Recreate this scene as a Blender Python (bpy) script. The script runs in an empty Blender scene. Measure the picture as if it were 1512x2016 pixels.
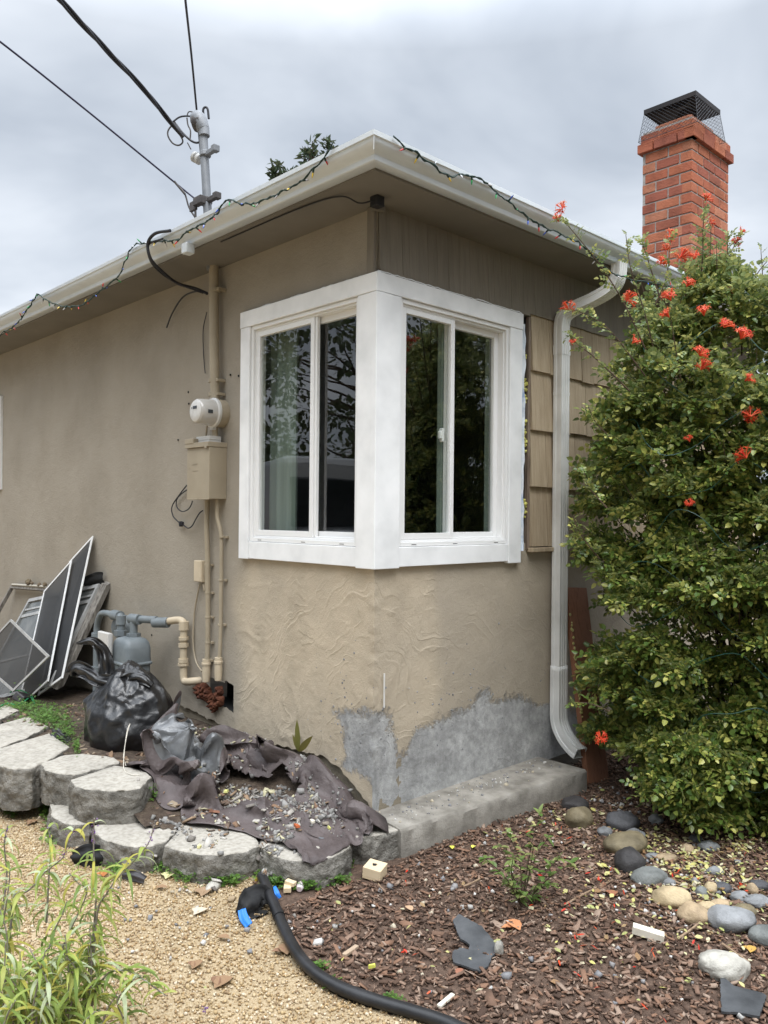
import bpy, math, random
import numpy as np
from mathutils import Vector, Matrix, noise, Euler
rad = math.radians
rng = np.random.default_rng(7); random.seed(7)
SC = bpy.context.scene
COL = SC.collection
# ------------------------------------------------------------------ camera
CAM = np.array([-2.7326, -2.9232, 1.6]); FPX = 1591.0
_yaw, _pit, _rol = rad(46.298), rad(0.2157), rad(0.5421)
_f = np.array([math.cos(_yaw)*math.cos(_pit), math.sin(_yaw)*math.cos(_pit), math.sin(_pit)])
_r0 = np.array([math.sin(_yaw), -math.cos(_yaw), 0.0]); _u0 = np.cross(_r0, _f)
_R = _r0*math.cos(_rol)+_u0*math.sin(_rol); _U = -_r0*math.sin(_rol)+_u0*math.cos(_rol)
cam_d = bpy.data.cameras.new('camera'); cam = bpy.data.objects.new('camera', cam_d); COL.objects.link(cam)
m = Matrix(((_R[0], _U[0], -_f[0]), (_R[1], _U[1], -_f[1]), (_R[2], _U[2], -_f[2])))
cam.matrix_world = Matrix.Translation(CAM.tolist()) @ m.to_4x4()
cam_d.sensor_fit = 'VERTICAL'; cam_d.sensor_height = 24.0; cam_d.lens = 24.0*FPX/2016.0
cam_d.clip_start = 0.05; cam_d.clip_end = 500
SC.camera = cam
# ------------------------------------------------------------------ world, sun, exposure
SC.view_settings.view_transform = 'Standard'; SC.view_settings.look = 'None'
SC.view_settings.exposure = 0.70; SC.view_settings.gamma = 1.0
SUN_EL, SUN_AZ = rad(60), rad(238)       # direction the light comes from (azimuth from +X towards +Y)
W = bpy.data.worlds.new('World'); SC.world = W; W.use_nodes = True
nt = W.node_tree; nt.nodes.clear()
def wn(t, **k):
    n = nt.nodes.new(t)
    for a, b in k.items(): setattr(n, a, b)
    return n
out = wn('ShaderNodeOutputWorld'); mixs = wn('ShaderNodeMixShader'); mixs.inputs[0].default_value = 0.92
sky = wn('ShaderNodeTexSky'); sky.sky_type = 'NISHITA'; sky.sun_disc = False
sky.sun_elevation = SUN_EL; sky.sun_rotation = rad(90)-SUN_AZ
bg1 = wn('ShaderNodeBackground'); bg1.inputs[1].default_value = 0.10; nt.links.new(sky.outputs[0], bg1.inputs[0])
tc = wn('ShaderNodeTexCoord'); sep = wn('ShaderNodeSeparateXYZ'); nt.links.new(tc.outputs['Generated'], sep.inputs[0])
def wm(op, a, b=None, c=None, clamp=False):
    n = wn('ShaderNodeMath', operation=op, use_clamp=clamp)
    for i, x in enumerate((a, b, c)):
        if x is None: continue
        if isinstance(x, (int, float)): n.inputs[i].default_value = x
        else: nt.links.new(x, n.inputs[i])
    return n.outputs[0]
zc = wm('MAXIMUM', sep.outputs[2], 0.0); den = wm('ADD', zc, 0.22)
comb = wn('ShaderNodeCombineXYZ')
nt.links.new(wm('DIVIDE', sep.outputs[0], den), comb.inputs[0]); nt.links.new(wm('DIVIDE', sep.outputs[1], den), comb.inputs[1]); comb.inputs[2].default_value = 2.7
n1 = wn('ShaderNodeTexNoise'); n1.inputs['Scale'].default_value = 1.25; n1.inputs['Detail'].default_value = 5; n1.inputs['Roughness'].default_value = 0.5; n1.inputs['Distortion'].default_value = 0.35
nt.links.new(comb.outputs[0], n1.inputs['Vector'])
rmp = wn('ShaderNodeValToRGB'); e = rmp.color_ramp.elements
e[0].position = 0.36; e[0].color = (0.32, 0.355, 0.405, 1); e[1].position = 0.66; e[1].color = (0.61, 0.64, 0.68, 1)
x = e.new(0.50); x.color = (0.44, 0.475, 0.523, 1)
nt.links.new(n1.outputs[0], rmp.inputs[0])
# an overcast dome: three times as bright overhead as low down, and brighter where the sun stands behind the cloud
zen = wm('MULTIPLY_ADD', wm('SMOOTH_MIN', wm('MAXIMUM', wm('DIVIDE', wm('SUBTRACT', zc, 0.5), 0.45), 0.0), 1.0, 0.1), 4.4, 1.0)
sd = Vector((math.cos(SUN_EL)*math.cos(SUN_AZ), math.cos(SUN_EL)*math.sin(SUN_AZ), math.sin(SUN_EL)))
dot = wn('ShaderNodeVectorMath', operation='DOT_PRODUCT'); nt.links.new(tc.outputs['Generated'], dot.inputs[0]); dot.inputs[1].default_value = sd
glow = wm('POWER', wm('MAXIMUM', wm('MULTIPLY_ADD', dot.outputs['Value'], 0.5, 0.5), 0.0), 3.0)
gain = wm('MULTIPLY_ADD', glow, 0.5, zen)
bg2 = wn('ShaderNodeBackground'); nt.links.new(rmp.outputs[0], bg2.inputs[0]); nt.links.new(gain, bg2.inputs[1])
nt.links.new(bg1.outputs[0], mixs.inputs[1]); nt.links.new(bg2.outputs[0], mixs.inputs[2]); nt.links.new(mixs.outputs[0], out.inputs[0])
sun_d = bpy.data.lights.new('sun', 'SUN'); sun_d.energy = 1.5; sun_d.angle = rad(35); sun_d.color = (1.0, 0.985, 0.96)
sun = bpy.data.objects.new('sun', sun_d); COL.objects.link(sun)
sun.rotation_euler = (-sd).to_track_quat('-Z', 'Y').to_euler()
SC.cycles.max_bounces = 8; SC.cycles.transparent_max_bounces = 12; SC.cycles.use_denoising = True
# ------------------------------------------------------------------ helpers
def ray(px, py): return _f + _R*(px-756)/FPX - _U*(py-1008)/FPX
def on_x(px, py, x): d = ray(px, py); return Vector(CAM + d*(x-CAM[0])/d[0])
def on_y(px, py, y): d = ray(px, py); return Vector(CAM + d*(y-CAM[1])/d[1])
def on_z(px, py, z): d = ray(px, py); return Vector(CAM + d*(z-CAM[2])/d[2])
def at(px, py, dep): return Vector(CAM + ray(px, py)*dep)
def nz(p, s=1.0, o=0.0): return noise.noise(Vector((p[0]*s+o, p[1]*s+o*1.7, p[2]*s-o)))
def fbm(p, s=1.0, o=0.0, n=4): return noise.fractal(Vector((p[0]*s+o, p[1]*s+o*1.3, p[2]*s-o)), 0.9, 2.0, n)

class MB:
    def __init__(s): s.v = []; s.f = []; s.mi = []; s.cur = 0
    def add(s, vs, fs):
        o = len(s.v); s.v += [tuple(p) for p in vs]
        for f in fs: s.f.append([i+o for i in f]); s.mi.append(s.cur)
    def box(s, lo, hi, M=None):
        x0, y0, z0 = lo; x1, y1, z1 = hi
        vs = [Vector(p) for p in ((x0,y0,z0),(x1,y0,z0),(x1,y1,z0),(x0,y1,z0),(x0,y0,z1),(x1,y0,z1),(x1,y1,z1),(x0,y1,z1))]
        if M is not None: vs = [M @ p for p in vs]
        s.add(vs, [(0,3,2,1),(4,5,6,7),(0,1,5,4),(1,2,6,5),(2,3,7,6),(3,0,4,7)])
    def tube(s, pts, r, n=8, cap=True, closed=False):
        pts = [Vector(p) for p in pts]; N = len(pts)
        rs = r if isinstance(r, (list, tuple)) else [r]*N
        vs = []; fs = []; prev = None
        for i, p in enumerate(pts):
            t = (pts[min(i+1, N-1)]-pts[max(i-1, 0)])
            if t.length < 1e-9: t = Vector((0, 0, 1))
            t.normalize()
            if prev is None:
                a = Vector((0, 0, 1)) if abs(t.z) < 0.9 else Vector((1, 0, 0))
                prev = t.cross(a).normalized()
            prev = (prev - t*prev.dot(t)).normalized(); b = t.cross(prev)
            for k in range(n):
                an = 2*math.pi*k/n
                vs.append(p + (prev*math.cos(an)+b*math.sin(an))*rs[i])
        for i in range(N-1):
            for k in range(n):
                k2 = (k+1) % n
                fs.append((i*n+k, i*n+k2, (i+1)*n+k2, (i+1)*n+k))
        if cap: fs.append(tuple(range(n-1, -1, -1))); fs.append(tuple((N-1)*n+k for k in range(n)))
        s.add(vs, fs)
    def lathe(s, prof, origin, axis, n=24):
        """prof: list of (distance along axis, radius)"""
        ax = Vector(axis).normalized(); a = Vector((0,0,1)) if abs(ax.z) < 0.9 else Vector((1,0,0))
        u = ax.cross(a).normalized(); w = ax.cross(u); o = Vector(origin); vs = []; fs = []
        for d, r in prof:
            for k in range(n):
                an = 2*math.pi*k/n; vs.append(o+ax*d+(u*math.cos(an)+w*math.sin(an))*r)
        for i in range(len(prof)-1):
            for k in range(n):
                k2 = (k+1) % n; fs.append((i*n+k, i*n+k2, (i+1)*n+k2, (i+1)*n+k))
        fs.append(tuple(range(n-1,-1,-1))); fs.append(tuple((len(prof)-1)*n+k for k in range(n)))
        s.add(vs, fs)
    def prism(s, poly, z0, z1):
        n = len(poly); vs = [(p[0], p[1], z0) for p in poly]+[(p[0], p[1], z1) for p in poly]
        s.add(vs, [tuple(range(n-1,-1,-1)), tuple(range(n, 2*n))]+[(i, (i+1) % n, n+(i+1) % n, n+i) for i in range(n)])
    def grid(s, fn, us, vs_, skip=None):
        nu, nv = len(us), len(vs_); vv = [fn(u, w) for u in us for w in vs_]; fs = []
        for i in range(nu-1):
            for j in range(nv-1):
                if skip and skip((us[i]+us[i+1])/2, (vs_[j]+vs_[j+1])/2): continue
                fs.append((i*nv+j, (i+1)*nv+j, (i+1)*nv+j+1, i*nv+j+1))
        s.add(vv, fs)
    def sweep(s, pts, prof, up=(0,0,1), closed_prof=False, scale=None):
        """profile points (a, b): a along side = t x up, b along up'"""
        pts = [Vector(p) for p in pts]; N = len(pts); n = len(prof); vs = []; fs = []
        for i, p in enumerate(pts):
            t = (pts[min(i+1,N-1)]-pts[max(i-1,0)]).normalized(); upv = Vector(up)
            side = t.cross(upv).normalized(); u2 = side.cross(t)
            k = scale[i] if scale else 1
            for a, b in prof: vs.append(p+side*a*k+u2*b*k)
        m_ = n if closed_prof else n-1
        for i in range(N-1):
            for k in range(m_):
                k2 = (k+1) % n; fs.append((i*n+k, i*n+k2, (i+1)*n+k2, (i+1)*n+k))
        if closed_prof: fs.append(tuple(range(n-1,-1,-1))); fs.append(tuple((N-1)*n+k for k in range(n)))
        s.add(vs, fs)
    def build(s, name, mat, parent=None, smooth=None, bevel=0, seg=2):
        me = bpy.data.meshes.new(name); me.from_pydata(s.v, [], s.f)
        mats = mat if isinstance(mat, (list, tuple)) else [mat]
        for q in mats: me.materials.append(q)
        if len(mats) > 1: me.polygons.foreach_set('material_index', s.mi)
        me.update()
        return link(name, me, parent, smooth, bevel, seg)
def link(name, me, parent=None, smooth=None, bevel=0, seg=2):
    if smooth is not None:
        me.shade_smooth()
        if smooth < 179: me.set_sharp_from_angle(angle=rad(smooth))
    o = bpy.data.objects.new(name, me); COL.objects.link(o)
    if parent: adopt(o, parent)
    if bevel:
        b = o.modifiers.new('bevel', 'BEVEL'); b.width = bevel; b.segments = seg; b.limit_method = 'ANGLE'; b.angle_limit = rad(40); b.harden_normals = False
    return o
def base_of(p):
    return p.location+(base_of(p.parent)+p.matrix_parent_inverse.translation if p.parent else Vector((0,0,0)))
def adopt(o, parent):
    o.parent = parent; o.matrix_parent_inverse = Matrix.Translation(-base_of(parent))
def tag(o, label=None, cat=None, group=None, kind=None):
    if label: o['label'] = label
    if cat: o['category'] = cat
    if group: o['group'] = group
    if kind: o['kind'] = kind
    return o
def thing(name, loc, label, cat, group=None):
    o = bpy.data.objects.new(name, None); COL.objects.link(o); o.location = Vector(loc); o.empty_display_size = .1
    return tag(o, label, cat, group)
def np_mesh(name, V, F, mat, parent=None, smooth=None, col=None):
    """V (n,3) and F (m,k) arrays, all faces of k corners"""
    me = bpy.data.meshes.new(name); n, k = len(F), F.shape[1]
    me.vertices.add(len(V)); me.vertices.foreach_set('co', np.ascontiguousarray(V, np.float32).ravel())
    me.loops.add(n*k); me.loops.foreach_set('vertex_index', np.ascontiguousarray(F, np.int32).ravel())
    me.polygons.add(n); me.polygons.foreach_set('loop_start', np.arange(0, n*k, k, dtype=np.int32))
    me.update(calc_edges=True); me.validate()
    for q in (mat if isinstance(mat, (list, tuple)) else [mat]): me.materials.append(q)
    return link(name, me, parent, smooth)
def rotm(rx, ry, rz):
    """arrays of euler angles -> (n,3,3)"""
    cx, sx, cy, sy, cz, sz = np.cos(rx), np.sin(rx), np.cos(ry), np.sin(ry), np.cos(rz), np.sin(rz)
    n = len(cx); M = np.empty((n,3,3))
    M[:,0,0]=cy*cz; M[:,0,1]=sx*sy*cz-cx*sz; M[:,0,2]=cx*sy*cz+sx*sz
    M[:,1,0]=cy*sz; M[:,1,1]=sx*sy*sz+cx*cz; M[:,1,2]=cx*sy*sz-sx*cz
    M[:,2,0]=-sy; M[:,2,1]=sx*cy; M[:,2,2]=cx*cy
    return M
def scatter(name, tv, tf, P, Rm, S, mat, parent=None, smooth=None, jitter=0.0):
    """copies of a small template at P (n,3), rotated by Rm (n,3,3), scaled by S (n,3)"""
    tv = np.asarray(tv, float); tf = np.asarray(tf, int); n = len(P); k = len(tv)
    L = tv[None]*S[:,None,:]
    if jitter: L = L*(1+rng.normal(0, jitter, L.shape))
    V = np.einsum('nij,nkj->nki', Rm, L)+P[:,None,:]
    F = tf[None]+(np.arange(n)*k)[:,None,None]
    return np_mesh(name, V.reshape(-1,3), F.reshape(-1, tf.shape[1]), mat, parent, smooth)
def catmull(pts, k=6):
    pts = [Vector(p) for p in pts]; P = [pts[0]*2-pts[1]]+pts+[pts[-1]*2-pts[-2]]; o = []
    for i in range(1, len(P)-2):
        a, b, c, d = P[i-1:i+3]
        for j in range(k):
            t = j/k; o.append(0.5*((2*b)+(c-a)*t+(2*a-5*b+4*c-d)*t*t+(3*b-a-3*c+d)*t**3))
    o.append(pts[-1]); return o
def inside(poly, x, y):
    c = False; n = len(poly)
    for i in range(n):
        x1, y1 = poly[i][0], poly[i][1]; x2, y2 = poly[(i+1) % n][0], poly[(i+1) % n][1]
        if (y1 > y) != (y2 > y) and x < (x2-x1)*(y-y1)/(y2-y1)+x1: c = not c
    return c
def frange(a, b, st):
    n = max(1, int(round((b-a)/st))); return [a+(b-a)*i/n for i in range(n+1)]
# ------------------------------------------------------------------ materials
def mat(name, cols, rough=0.6, scale=6.0, detail=4.0, bump=None, metallic=0.0, spec=0.4, rpi=None, stretch=(1,1,1), mixrpi=0.5,
        rough_var=0.0, attr=None, attr_cols=None, trans=0.0, subs=0.0, big=None, back=None, speck=None, coat=0.0, ramp=(0.3,0.7), ridges=None, smear=None):
    """cols: one colour or a list run through by noise; rpi: colours picked per loose piece; big: (scale, strength) slow value drift;
    speck: (scale, amount, colour) fine grains; bump: list of (scale, strength, distance)"""
    m = bpy.data.materials.new(name); m.use_nodes = True; nt = m.node_tree; N = nt.nodes; L = nt.links
    b = N['Principled BSDF']; b.inputs['Roughness'].default_value = rough; b.inputs['Metallic'].default_value = metallic
    b.inputs['Specular IOR Level'].default_value = spec
    if coat: b.inputs['Coat Weight'].default_value = coat; b.inputs['Coat Roughness'].default_value = .15
    tc = N.new('ShaderNodeTexCoord'); mp = N.new('ShaderNodeMapping'); mp.inputs['Scale'].default_value = stretch
    L.new(tc.outputs['Object'], mp.inputs[0])
    def noise_(sc, det, rg=0.55):
        n = N.new('ShaderNodeTexNoise'); n.inputs['Scale'].default_value = sc; n.inputs['Detail'].default_value = det; n.inputs['Roughness'].default_value = rg
        L.new(mp.outputs[0], n.inputs['Vector']); return n.outputs[0]
    def ramp_(src, cs, lo, hi, inter='LINEAR'):
        r = N.new('ShaderNodeValToRGB'); r.color_ramp.interpolation = inter; el = r.color_ramp.elements
        k = len(cs)
        for i, c in enumerate(cs):
            p = lo+(hi-lo)*i/max(1, k-1)
            if i < 2 and k > 1: q = el[i]; q.position = p
            elif k == 1: q = el[0]
            else: q = el.new(p)
            q.color = (*c[:3], 1)
        if k == 1: el[1].color = (*cs[0][:3], 1)
        L.new(src, r.inputs[0]); return r.outputs[0]
    def mixc(a, b_, fac, mode='MIX'):
        x = N.new('ShaderNodeMix'); x.data_type = 'RGBA'; x.blend_type = mode
        if isinstance(fac, (int, float)): x.inputs[0].default_value = fac
        else: L.new(fac, x.inputs[0])
        for i, c in ((6, a), (7, b_)):
            if isinstance(c, tuple): x.inputs[i].default_value = (*c[:3], 1)
            else: L.new(c, x.inputs[i])
        return x.outputs[2]
    if not isinstance(cols, list): cols = [cols]
    n0 = noise_(scale, detail)
    c = ramp_(n0, cols, *ramp) if len(cols) > 1 else None
    if rpi:
        g = N.new('ShaderNodeNewGeometry'); rc = ramp_(g.outputs['Random Per Island'], rpi, 0.0, 1.0-1.0/len(rpi), 'CONSTANT' if len(rpi) > 3 else 'LINEAR')
        c = rc if c is None else mixc(c, rc, mixrpi)
    if c is None: c = mixc(cols[0], tuple(q*0.86 for q in cols[0]), n0)
    if attr:
        a = N.new('ShaderNodeAttribute'); a.attribute_name = attr
        c2 = ramp_(noise_(scale*1.7, detail), attr_cols, .3, .7) if len(attr_cols) > 1 else mixc(attr_cols[0], attr_cols[0], 0.0)
        c = mixc(c, c2, a.outputs['Fac'])
    if big:
        bn = ramp_(noise_(big[0], 3), [(1-big[1],)*3, (1,)*3, (1+big[1]*.5,)*3], .3, .7); c = mixc(c, bn, 1.0, 'MULTIPLY')
    if speck:
        sn = ramp_(noise_(speck[0], 2, .7), [(0,0,0), (1,1,1)], 1-speck[1]-.06, 1-speck[1]+.02); c = mixc(c, speck[2], sn)
    smask = None
    if smear:      # a coat of another material trowelled on: 'cem' runs 0..1 across its ragged edge
        a2 = N.new('ShaderNodeAttribute'); a2.attribute_name = 'cem'
        def madd(x, y, z):
            q = N.new('ShaderNodeMath'); q.operation = 'MULTIPLY_ADD'; L.new(x, q.inputs[0]); q.inputs[1].default_value = y
            if isinstance(z, float): q.inputs[2].default_value = z
            else: L.new(z, q.inputs[2])
            return q.outputs[0]
        v = madd(noise_(9, 4), 1.0, madd(noise_(40, 6, .75), 1.0, madd(a2.outputs['Fac'], 1.0, -1.0)))
        smask = ramp_(v, [(0,0,0),(.25,.25,.25),(.8,.8,.8),(1,1,1)], .38, .68)
        cc = ramp_(noise_(5, 9, .65), smear, .28, .72); st = ramp_(noise_(22, 6, .7), [(.72,.72,.72),(1,1,1),(1.25,1.25,1.25)], .3, .7); c = mixc(c, mixc(cc, st, 1.0, 'MULTIPLY'), smask)
    L.new(c, b.inputs['Base Color'])
    if rough_var:
        rr = N.new('ShaderNodeMapRange'); rr.inputs[3].default_value = rough-rough_var; rr.inputs[4].default_value = rough+rough_var
        L.new(n0, rr.inputs[0]); L.new(rr.outputs[0], b.inputs['Roughness'])
    nrm = None
    for sc, st, di in (bump or []):
        bm = N.new('ShaderNodeBump'); bm.inputs['Strength'].default_value = st; bm.inputs['Distance'].default_value = di
        L.new(noise_(sc, 5, .6), bm.inputs['Height'])
        if nrm: L.new(nrm, bm.inputs['Normal'])
        nrm = bm.outputs[0]
    if smask is not None:
        bm = N.new('ShaderNodeBump'); bm.inputs['Strength'].default_value = .8; bm.inputs['Distance'].default_value = .008; L.new(smask, bm.inputs['Height'])
        if nrm: L.new(nrm, bm.inputs['Normal'])
        nrm = bm.outputs[0]
    if ridges:     # thin curved strokes: the level lines of a warped noise, kept only in patches
        for rs, rst, rdi in ridges:
            n = N.new('ShaderNodeTexWave'); n.wave_type = 'BANDS'; n.bands_direction = 'DIAGONAL'; n.inputs['Scale'].default_value = rs; n.inputs['Distortion'].default_value = 11; n.inputs['Detail'].default_value = 2.5; n.inputs['Detail Scale'].default_value = 1.1; L.new(mp.outputs[0], n.inputs['Vector'])
            r = N.new('ShaderNodeValToRGB'); el = r.color_ramp.elements; el[0].position = .50; el[0].color = (0,0,0,1); el[1].position = .88; el[1].color = (0,0,0,1); q = el.new(.80); q.color = (1,1,1,1)
            L.new(n.outputs['Fac'], r.inputs[0]); mk = ramp_(noise_(rs*1.7, 3), [(0,0,0),(1,1,1)], .47, .62); h = mixc(r.outputs[0], mk, 1.0, 'MULTIPLY')
            if attr: h = mixc(h, a.outputs['Fac'], 1.0, 'MULTIPLY')
            bm = N.new('ShaderNodeBump'); bm.inputs['Strength'].default_value = rst; bm.inputs['Distance'].default_value = rdi; L.new(h, bm.inputs['Height'])
            if nrm: L.new(nrm, bm.inputs['Normal'])
            nrm = bm.outputs[0]
    if nrm: L.new(nrm, b.inputs['Normal'])
    if trans:      # leaves let some light through
        t = N.new('ShaderNodeBsdfTranslucent'); ms = N.new('ShaderNodeMixShader'); ms.inputs[0].default_value = trans
        L.new(mixc(c, (1.0, 1.0, .55), .25), t.inputs[0]); o = N['Material Output']
        L.new(b.outputs[0], ms.inputs[1]); L.new(t.outputs[0], ms.inputs[2]); L.new(ms.outputs[0], o.inputs[0])
    return m
def glass_mat(name, tint=(.93,.96,.94), refl=1.0):
    m = bpy.data.materials.new(name); m.use_nodes = True; nt = m.node_tree; N = nt.nodes; L = nt.links; N.clear()
    o = N.new('ShaderNodeOutputMaterial'); t = N.new('ShaderNodeBsdfTransparent'); t.inputs[0].default_value = (*tint, 1)
    g = N.new('ShaderNodeBsdfGlossy'); g.inputs['Roughness'].default_value = 0.004; g.inputs[0].default_value = (1,1,1,1)
    lw_ = N.new('ShaderNodeLayerWeight'); lw_.inputs[0].default_value = .5      # Schlick's law, the same from both sides of the sheet
    pw = N.new('ShaderNodeMath'); pw.operation = 'POWER'; L.new(lw_.outputs['Facing'], pw.inputs[0]); pw.inputs[1].default_value = 5.0
    fr = N.new('ShaderNodeMath'); fr.operation = 'MULTIPLY_ADD'; L.new(pw.outputs[0], fr.inputs[0]); fr.inputs[1].default_value = .9; fr.inputs[2].default_value = .125*refl
    tc = N.new('ShaderNodeTexCoord'); n = N.new('ShaderNodeTexNoise'); n.inputs['Scale'].default_value = 2.2; bm = N.new('ShaderNodeBump'); bm.inputs['Strength'].default_value = .02; bm.inputs['Distance'].default_value = .05
    L.new(tc.outputs['Object'], n.inputs['Vector']); L.new(n.outputs[0], bm.inputs['Height']); L.new(bm.outputs[0], g.inputs['Normal'])
    mx = N.new('ShaderNodeMixShader'); L.new(fr.outputs[0], mx.inputs[0]); L.new(t.outputs[0], mx.inputs[1]); L.new(g.outputs[0], mx.inputs[2]); L.new(mx.outputs[0], o.inputs[0])
    return m
# ================================================================== materials of the house
STUCCO = mat('stucco paint', [(.285,.252,.203), (.318,.282,.23), (.34,.303,.25)], rough=.85, scale=2.3, detail=8, spec=.25,
             bump=[(230, .75, .004), (60, .35, .006), (24, .3, .008), (9, .3, .012)], attr='tone', attr_cols=[(.43,.362,.268), (.535,.45,.335), (.49,.415,.31)], big=(.8, .10), speck=(90, .13, (.24,.20,.15)), ridges=[(1.7,.32,.010),(3.3,.36,.007)], smear=[(.21,.21,.205),(.30,.30,.295),(.39,.39,.382),(.56,.56,.55)])
CEMENT = mat('raw cement', [(.17,.172,.175), (.245,.248,.25), (.31,.313,.315), (.42,.423,.425)], rough=.92, scale=5, detail=9, spec=.2, bump=[(140, .5, .004), (30, .4, .008)], big=(2.4, .3), ramp=(.3,.75), ridges=[(7,.6,.012),(15,.4,.008)], stretch=(1,1,.75))
FOUND = mat('foundation concrete', [(.20,.17,.125), (.29,.25,.185)], rough=.9, scale=6, bump=[(60, .6, .01), (14, .5, .02)])
SOFFIT = mat('shaded soffit paint', [(.15,.137,.117), (.18,.165,.142)], rough=.75, scale=3, bump=[(40, .12, .004)], big=(1.2, .15))  # darker than the wall paint: the eave's shade is put into the colour
SIDING = mat('shaded painted cedar', [(.175,.152,.12), (.20,.175,.14), (.215,.19,.152)], rough=.8, scale=5, detail=6, stretch=(9,9,.8), bump=[(14, .5, .004)], big=(.6, .12))  # base colour lowered so it carries part of the eave shade
SHINGLE = mat('weathered cedar', [(.30,.225,.14), (.41,.32,.215), (.50,.41,.29)], rough=.85, scale=5, detail=9, stretch=(12,12,.5), bump=[(16, .9, .007)], rpi=[(.33,.262,.178), (.43,.345,.238), (.38,.30,.205), (.47,.38,.265)], mixrpi=.4, speck=(4, .15, (.12,.085,.06)))
WHITE = mat('white paint', [(.77,.78,.785), (.85,.855,.86)], rough=.45, scale=5, detail=7, bump=[(45, .14, .004), (8, .12, .006)], big=(5, .07), spec=.4, speck=(26,.045,(.60,.60,.58)))
VINYL = mat('white vinyl', (.84,.84,.835), rough=.3, scale=2)
GUTTER = mat('gutter enamel', [(.59,.63,.66), (.64,.68,.705)], rough=.36, scale=3, detail=7, big=(9, .05), bump=[(5, .04, .01)], speck=(14,.06,(.40,.39,.36)))
DOWNW = mat('downspout enamel', [(.62,.62,.60), (.70,.70,.68)], rough=.4, scale=3, big=(6, .10), speck=(28, .14, (.40,.38,.34)))
ROOF = mat('asphalt shingle', [(.07,.065,.06), (.14,.13,.12)], rough=.95, scale=40, bump=[(200, .6, .01)])
BRICK = mat('red brick', [(.27,.085,.052), (.38,.13,.075)], rough=.85, scale=26, rpi=[(.38,.12,.066), (.46,.165,.088), (.32,.11,.07), (.41,.135,.07), (.48,.21,.125), (.29,.095,.065)], mixrpi=.65, bump=[(70, .8, .008)], speck=(14, .17, (.13,.06,.05)), big=(5,.28), spec=.2)
MORTAR = mat('mortar', [(.30,.27,.245), (.40,.37,.34)], rough=.95, scale=30, bump=[(80, .6, .006)])
DARKMET = mat('dark rusted metal', [(.016,.015,.016), (.035,.028,.026)], rough=.5, scale=8, metallic=.4)
GALV = mat('galvanised wire', [(.045,.047,.055), (.09,.092,.10)], rough=.45, scale=10, metallic=.6)
GLASS = glass_mat('window glass')
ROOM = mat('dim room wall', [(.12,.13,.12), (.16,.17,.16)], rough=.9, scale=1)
CURTAIN = mat('pale green curtain', [(.15,.19,.16), (.20,.24,.205)], rough=.9, scale=2, stretch=(30,30,.2))
WRAP = mat('blue house wrap', [(.55,.62,.70), (.75,.79,.84), (.32,.42,.60)], rough=.5, scale=9, bump=[(20, .5, .01)])
FOAM = mat('yellow insulation', [(.55,.52,.10), (.75,.72,.25)], rough=.95, scale=40, bump=[(60, .8, .02)])
RAWWOOD = mat('old stud wood', [(.10,.075,.06), (.20,.15,.11), (.27,.22,.18)], rough=.9, scale=6, stretch=(8,8,.8), bump=[(12, .6, .005)])
BLACK = mat('black void', (.012,.012,.012), rough=.9)
RUST = mat('rust', [(.05,.018,.011), (.105,.034,.017), (.15,.058,.028)], rough=.95, scale=22, bump=[(40, .9, .02)])
# ================================================================== the house
ZS = 3.131                                        # soffit height
house = thing('house', (0, 0, 0), 'tan stucco house corner under an overcast sky, with a new white corner window', 'house')
def lerp_tab(t, x):
    if x <= t[0][0]: return t[0][1]
    for (a, b), (c, d) in zip(t, t[1:]):
        if x <= c: return b+(d-b)*(x-a)/(c-a)
    return t[-1][1]
def ss(a, b, x): t = max(0., min(1., (x-a)/(b-a))); return t*t*(3-2*t)
ZB = [(0,.135), (.10,.21), (.25,.29), (.37,.32), (.72,.30), (1.2,.285), (2.0,.34), (2.6,.30), (3.2,.22), (4,.14), (9,.12)]
def trowel(u, z, o):
    p = Vector((u, z, o)); w = Vector((noise.noise(p*3.1), noise.noise(p*3.1+Vector((5,2,1))), 0))*.18
    a = 1-abs(noise.noise((p+w)*6.5)); b = 1-abs(noise.noise((p+w*1.4)*13+Vector((9,9,0))))
    return max(0, a-.86)/.14*.0045*max(0, .4+noise.noise(p*2.3+Vector((3,1,2)))*1.6)+max(0, b-.9)/.1*.002+noise.noise(p*5)*.0022
def wl(y, z):                                     # how far the stucco of the street side stands out
    k = ss(1.55, 1.0, y)*ss(1.45, 1.3, z)+.9*ss(.55, .36, z)*ss(3.4, 1.4, y)
    return .002*noise.noise(Vector((y*2, z*2, 4)))+.0012*noise.noise(Vector((y*11, z*11, 2)))+min(k, 1)*trowel(y, z, 1.3)
def wr(x, z):
    k = .35+.65*ss(.75, .35, x)
    return .002*noise.noise(Vector((x*2, z*2, 8)))+.001*noise.noise(Vector((x*11, z*11, 6)))+k*.8*trowel(x, z, 7.7)
def dc(z): return .003+.014*abs(noise.noise(Vector((.3, .1, z*11))))+.007*noise.noise(Vector((.3, .1, z*29)))
def left_pt(y, z, off=0.0):
    k = ss(.05, 0, y); d = wl(y, z)+off; return Vector((-(d*(1-k)+(dc(z)+off)*k), -(dc(z)+off)*k if y < .05 else 0, 0))+Vector((0, y, z))
def right_pt(x, z, off=0.0):
    k = ss(.05, 0, x); d = wr(x, z)+off; return Vector((x-(dc(z)+off)*k, -(d*(1-k)+(dc(z)+off)*k), z))
def add_tone(o, fn):
    me = o.data; a = me.attributes.new('tone', 'FLOAT', 'POINT')
    a.data.foreach_set('value', [fn(v.co) for v in me.vertices])
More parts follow.
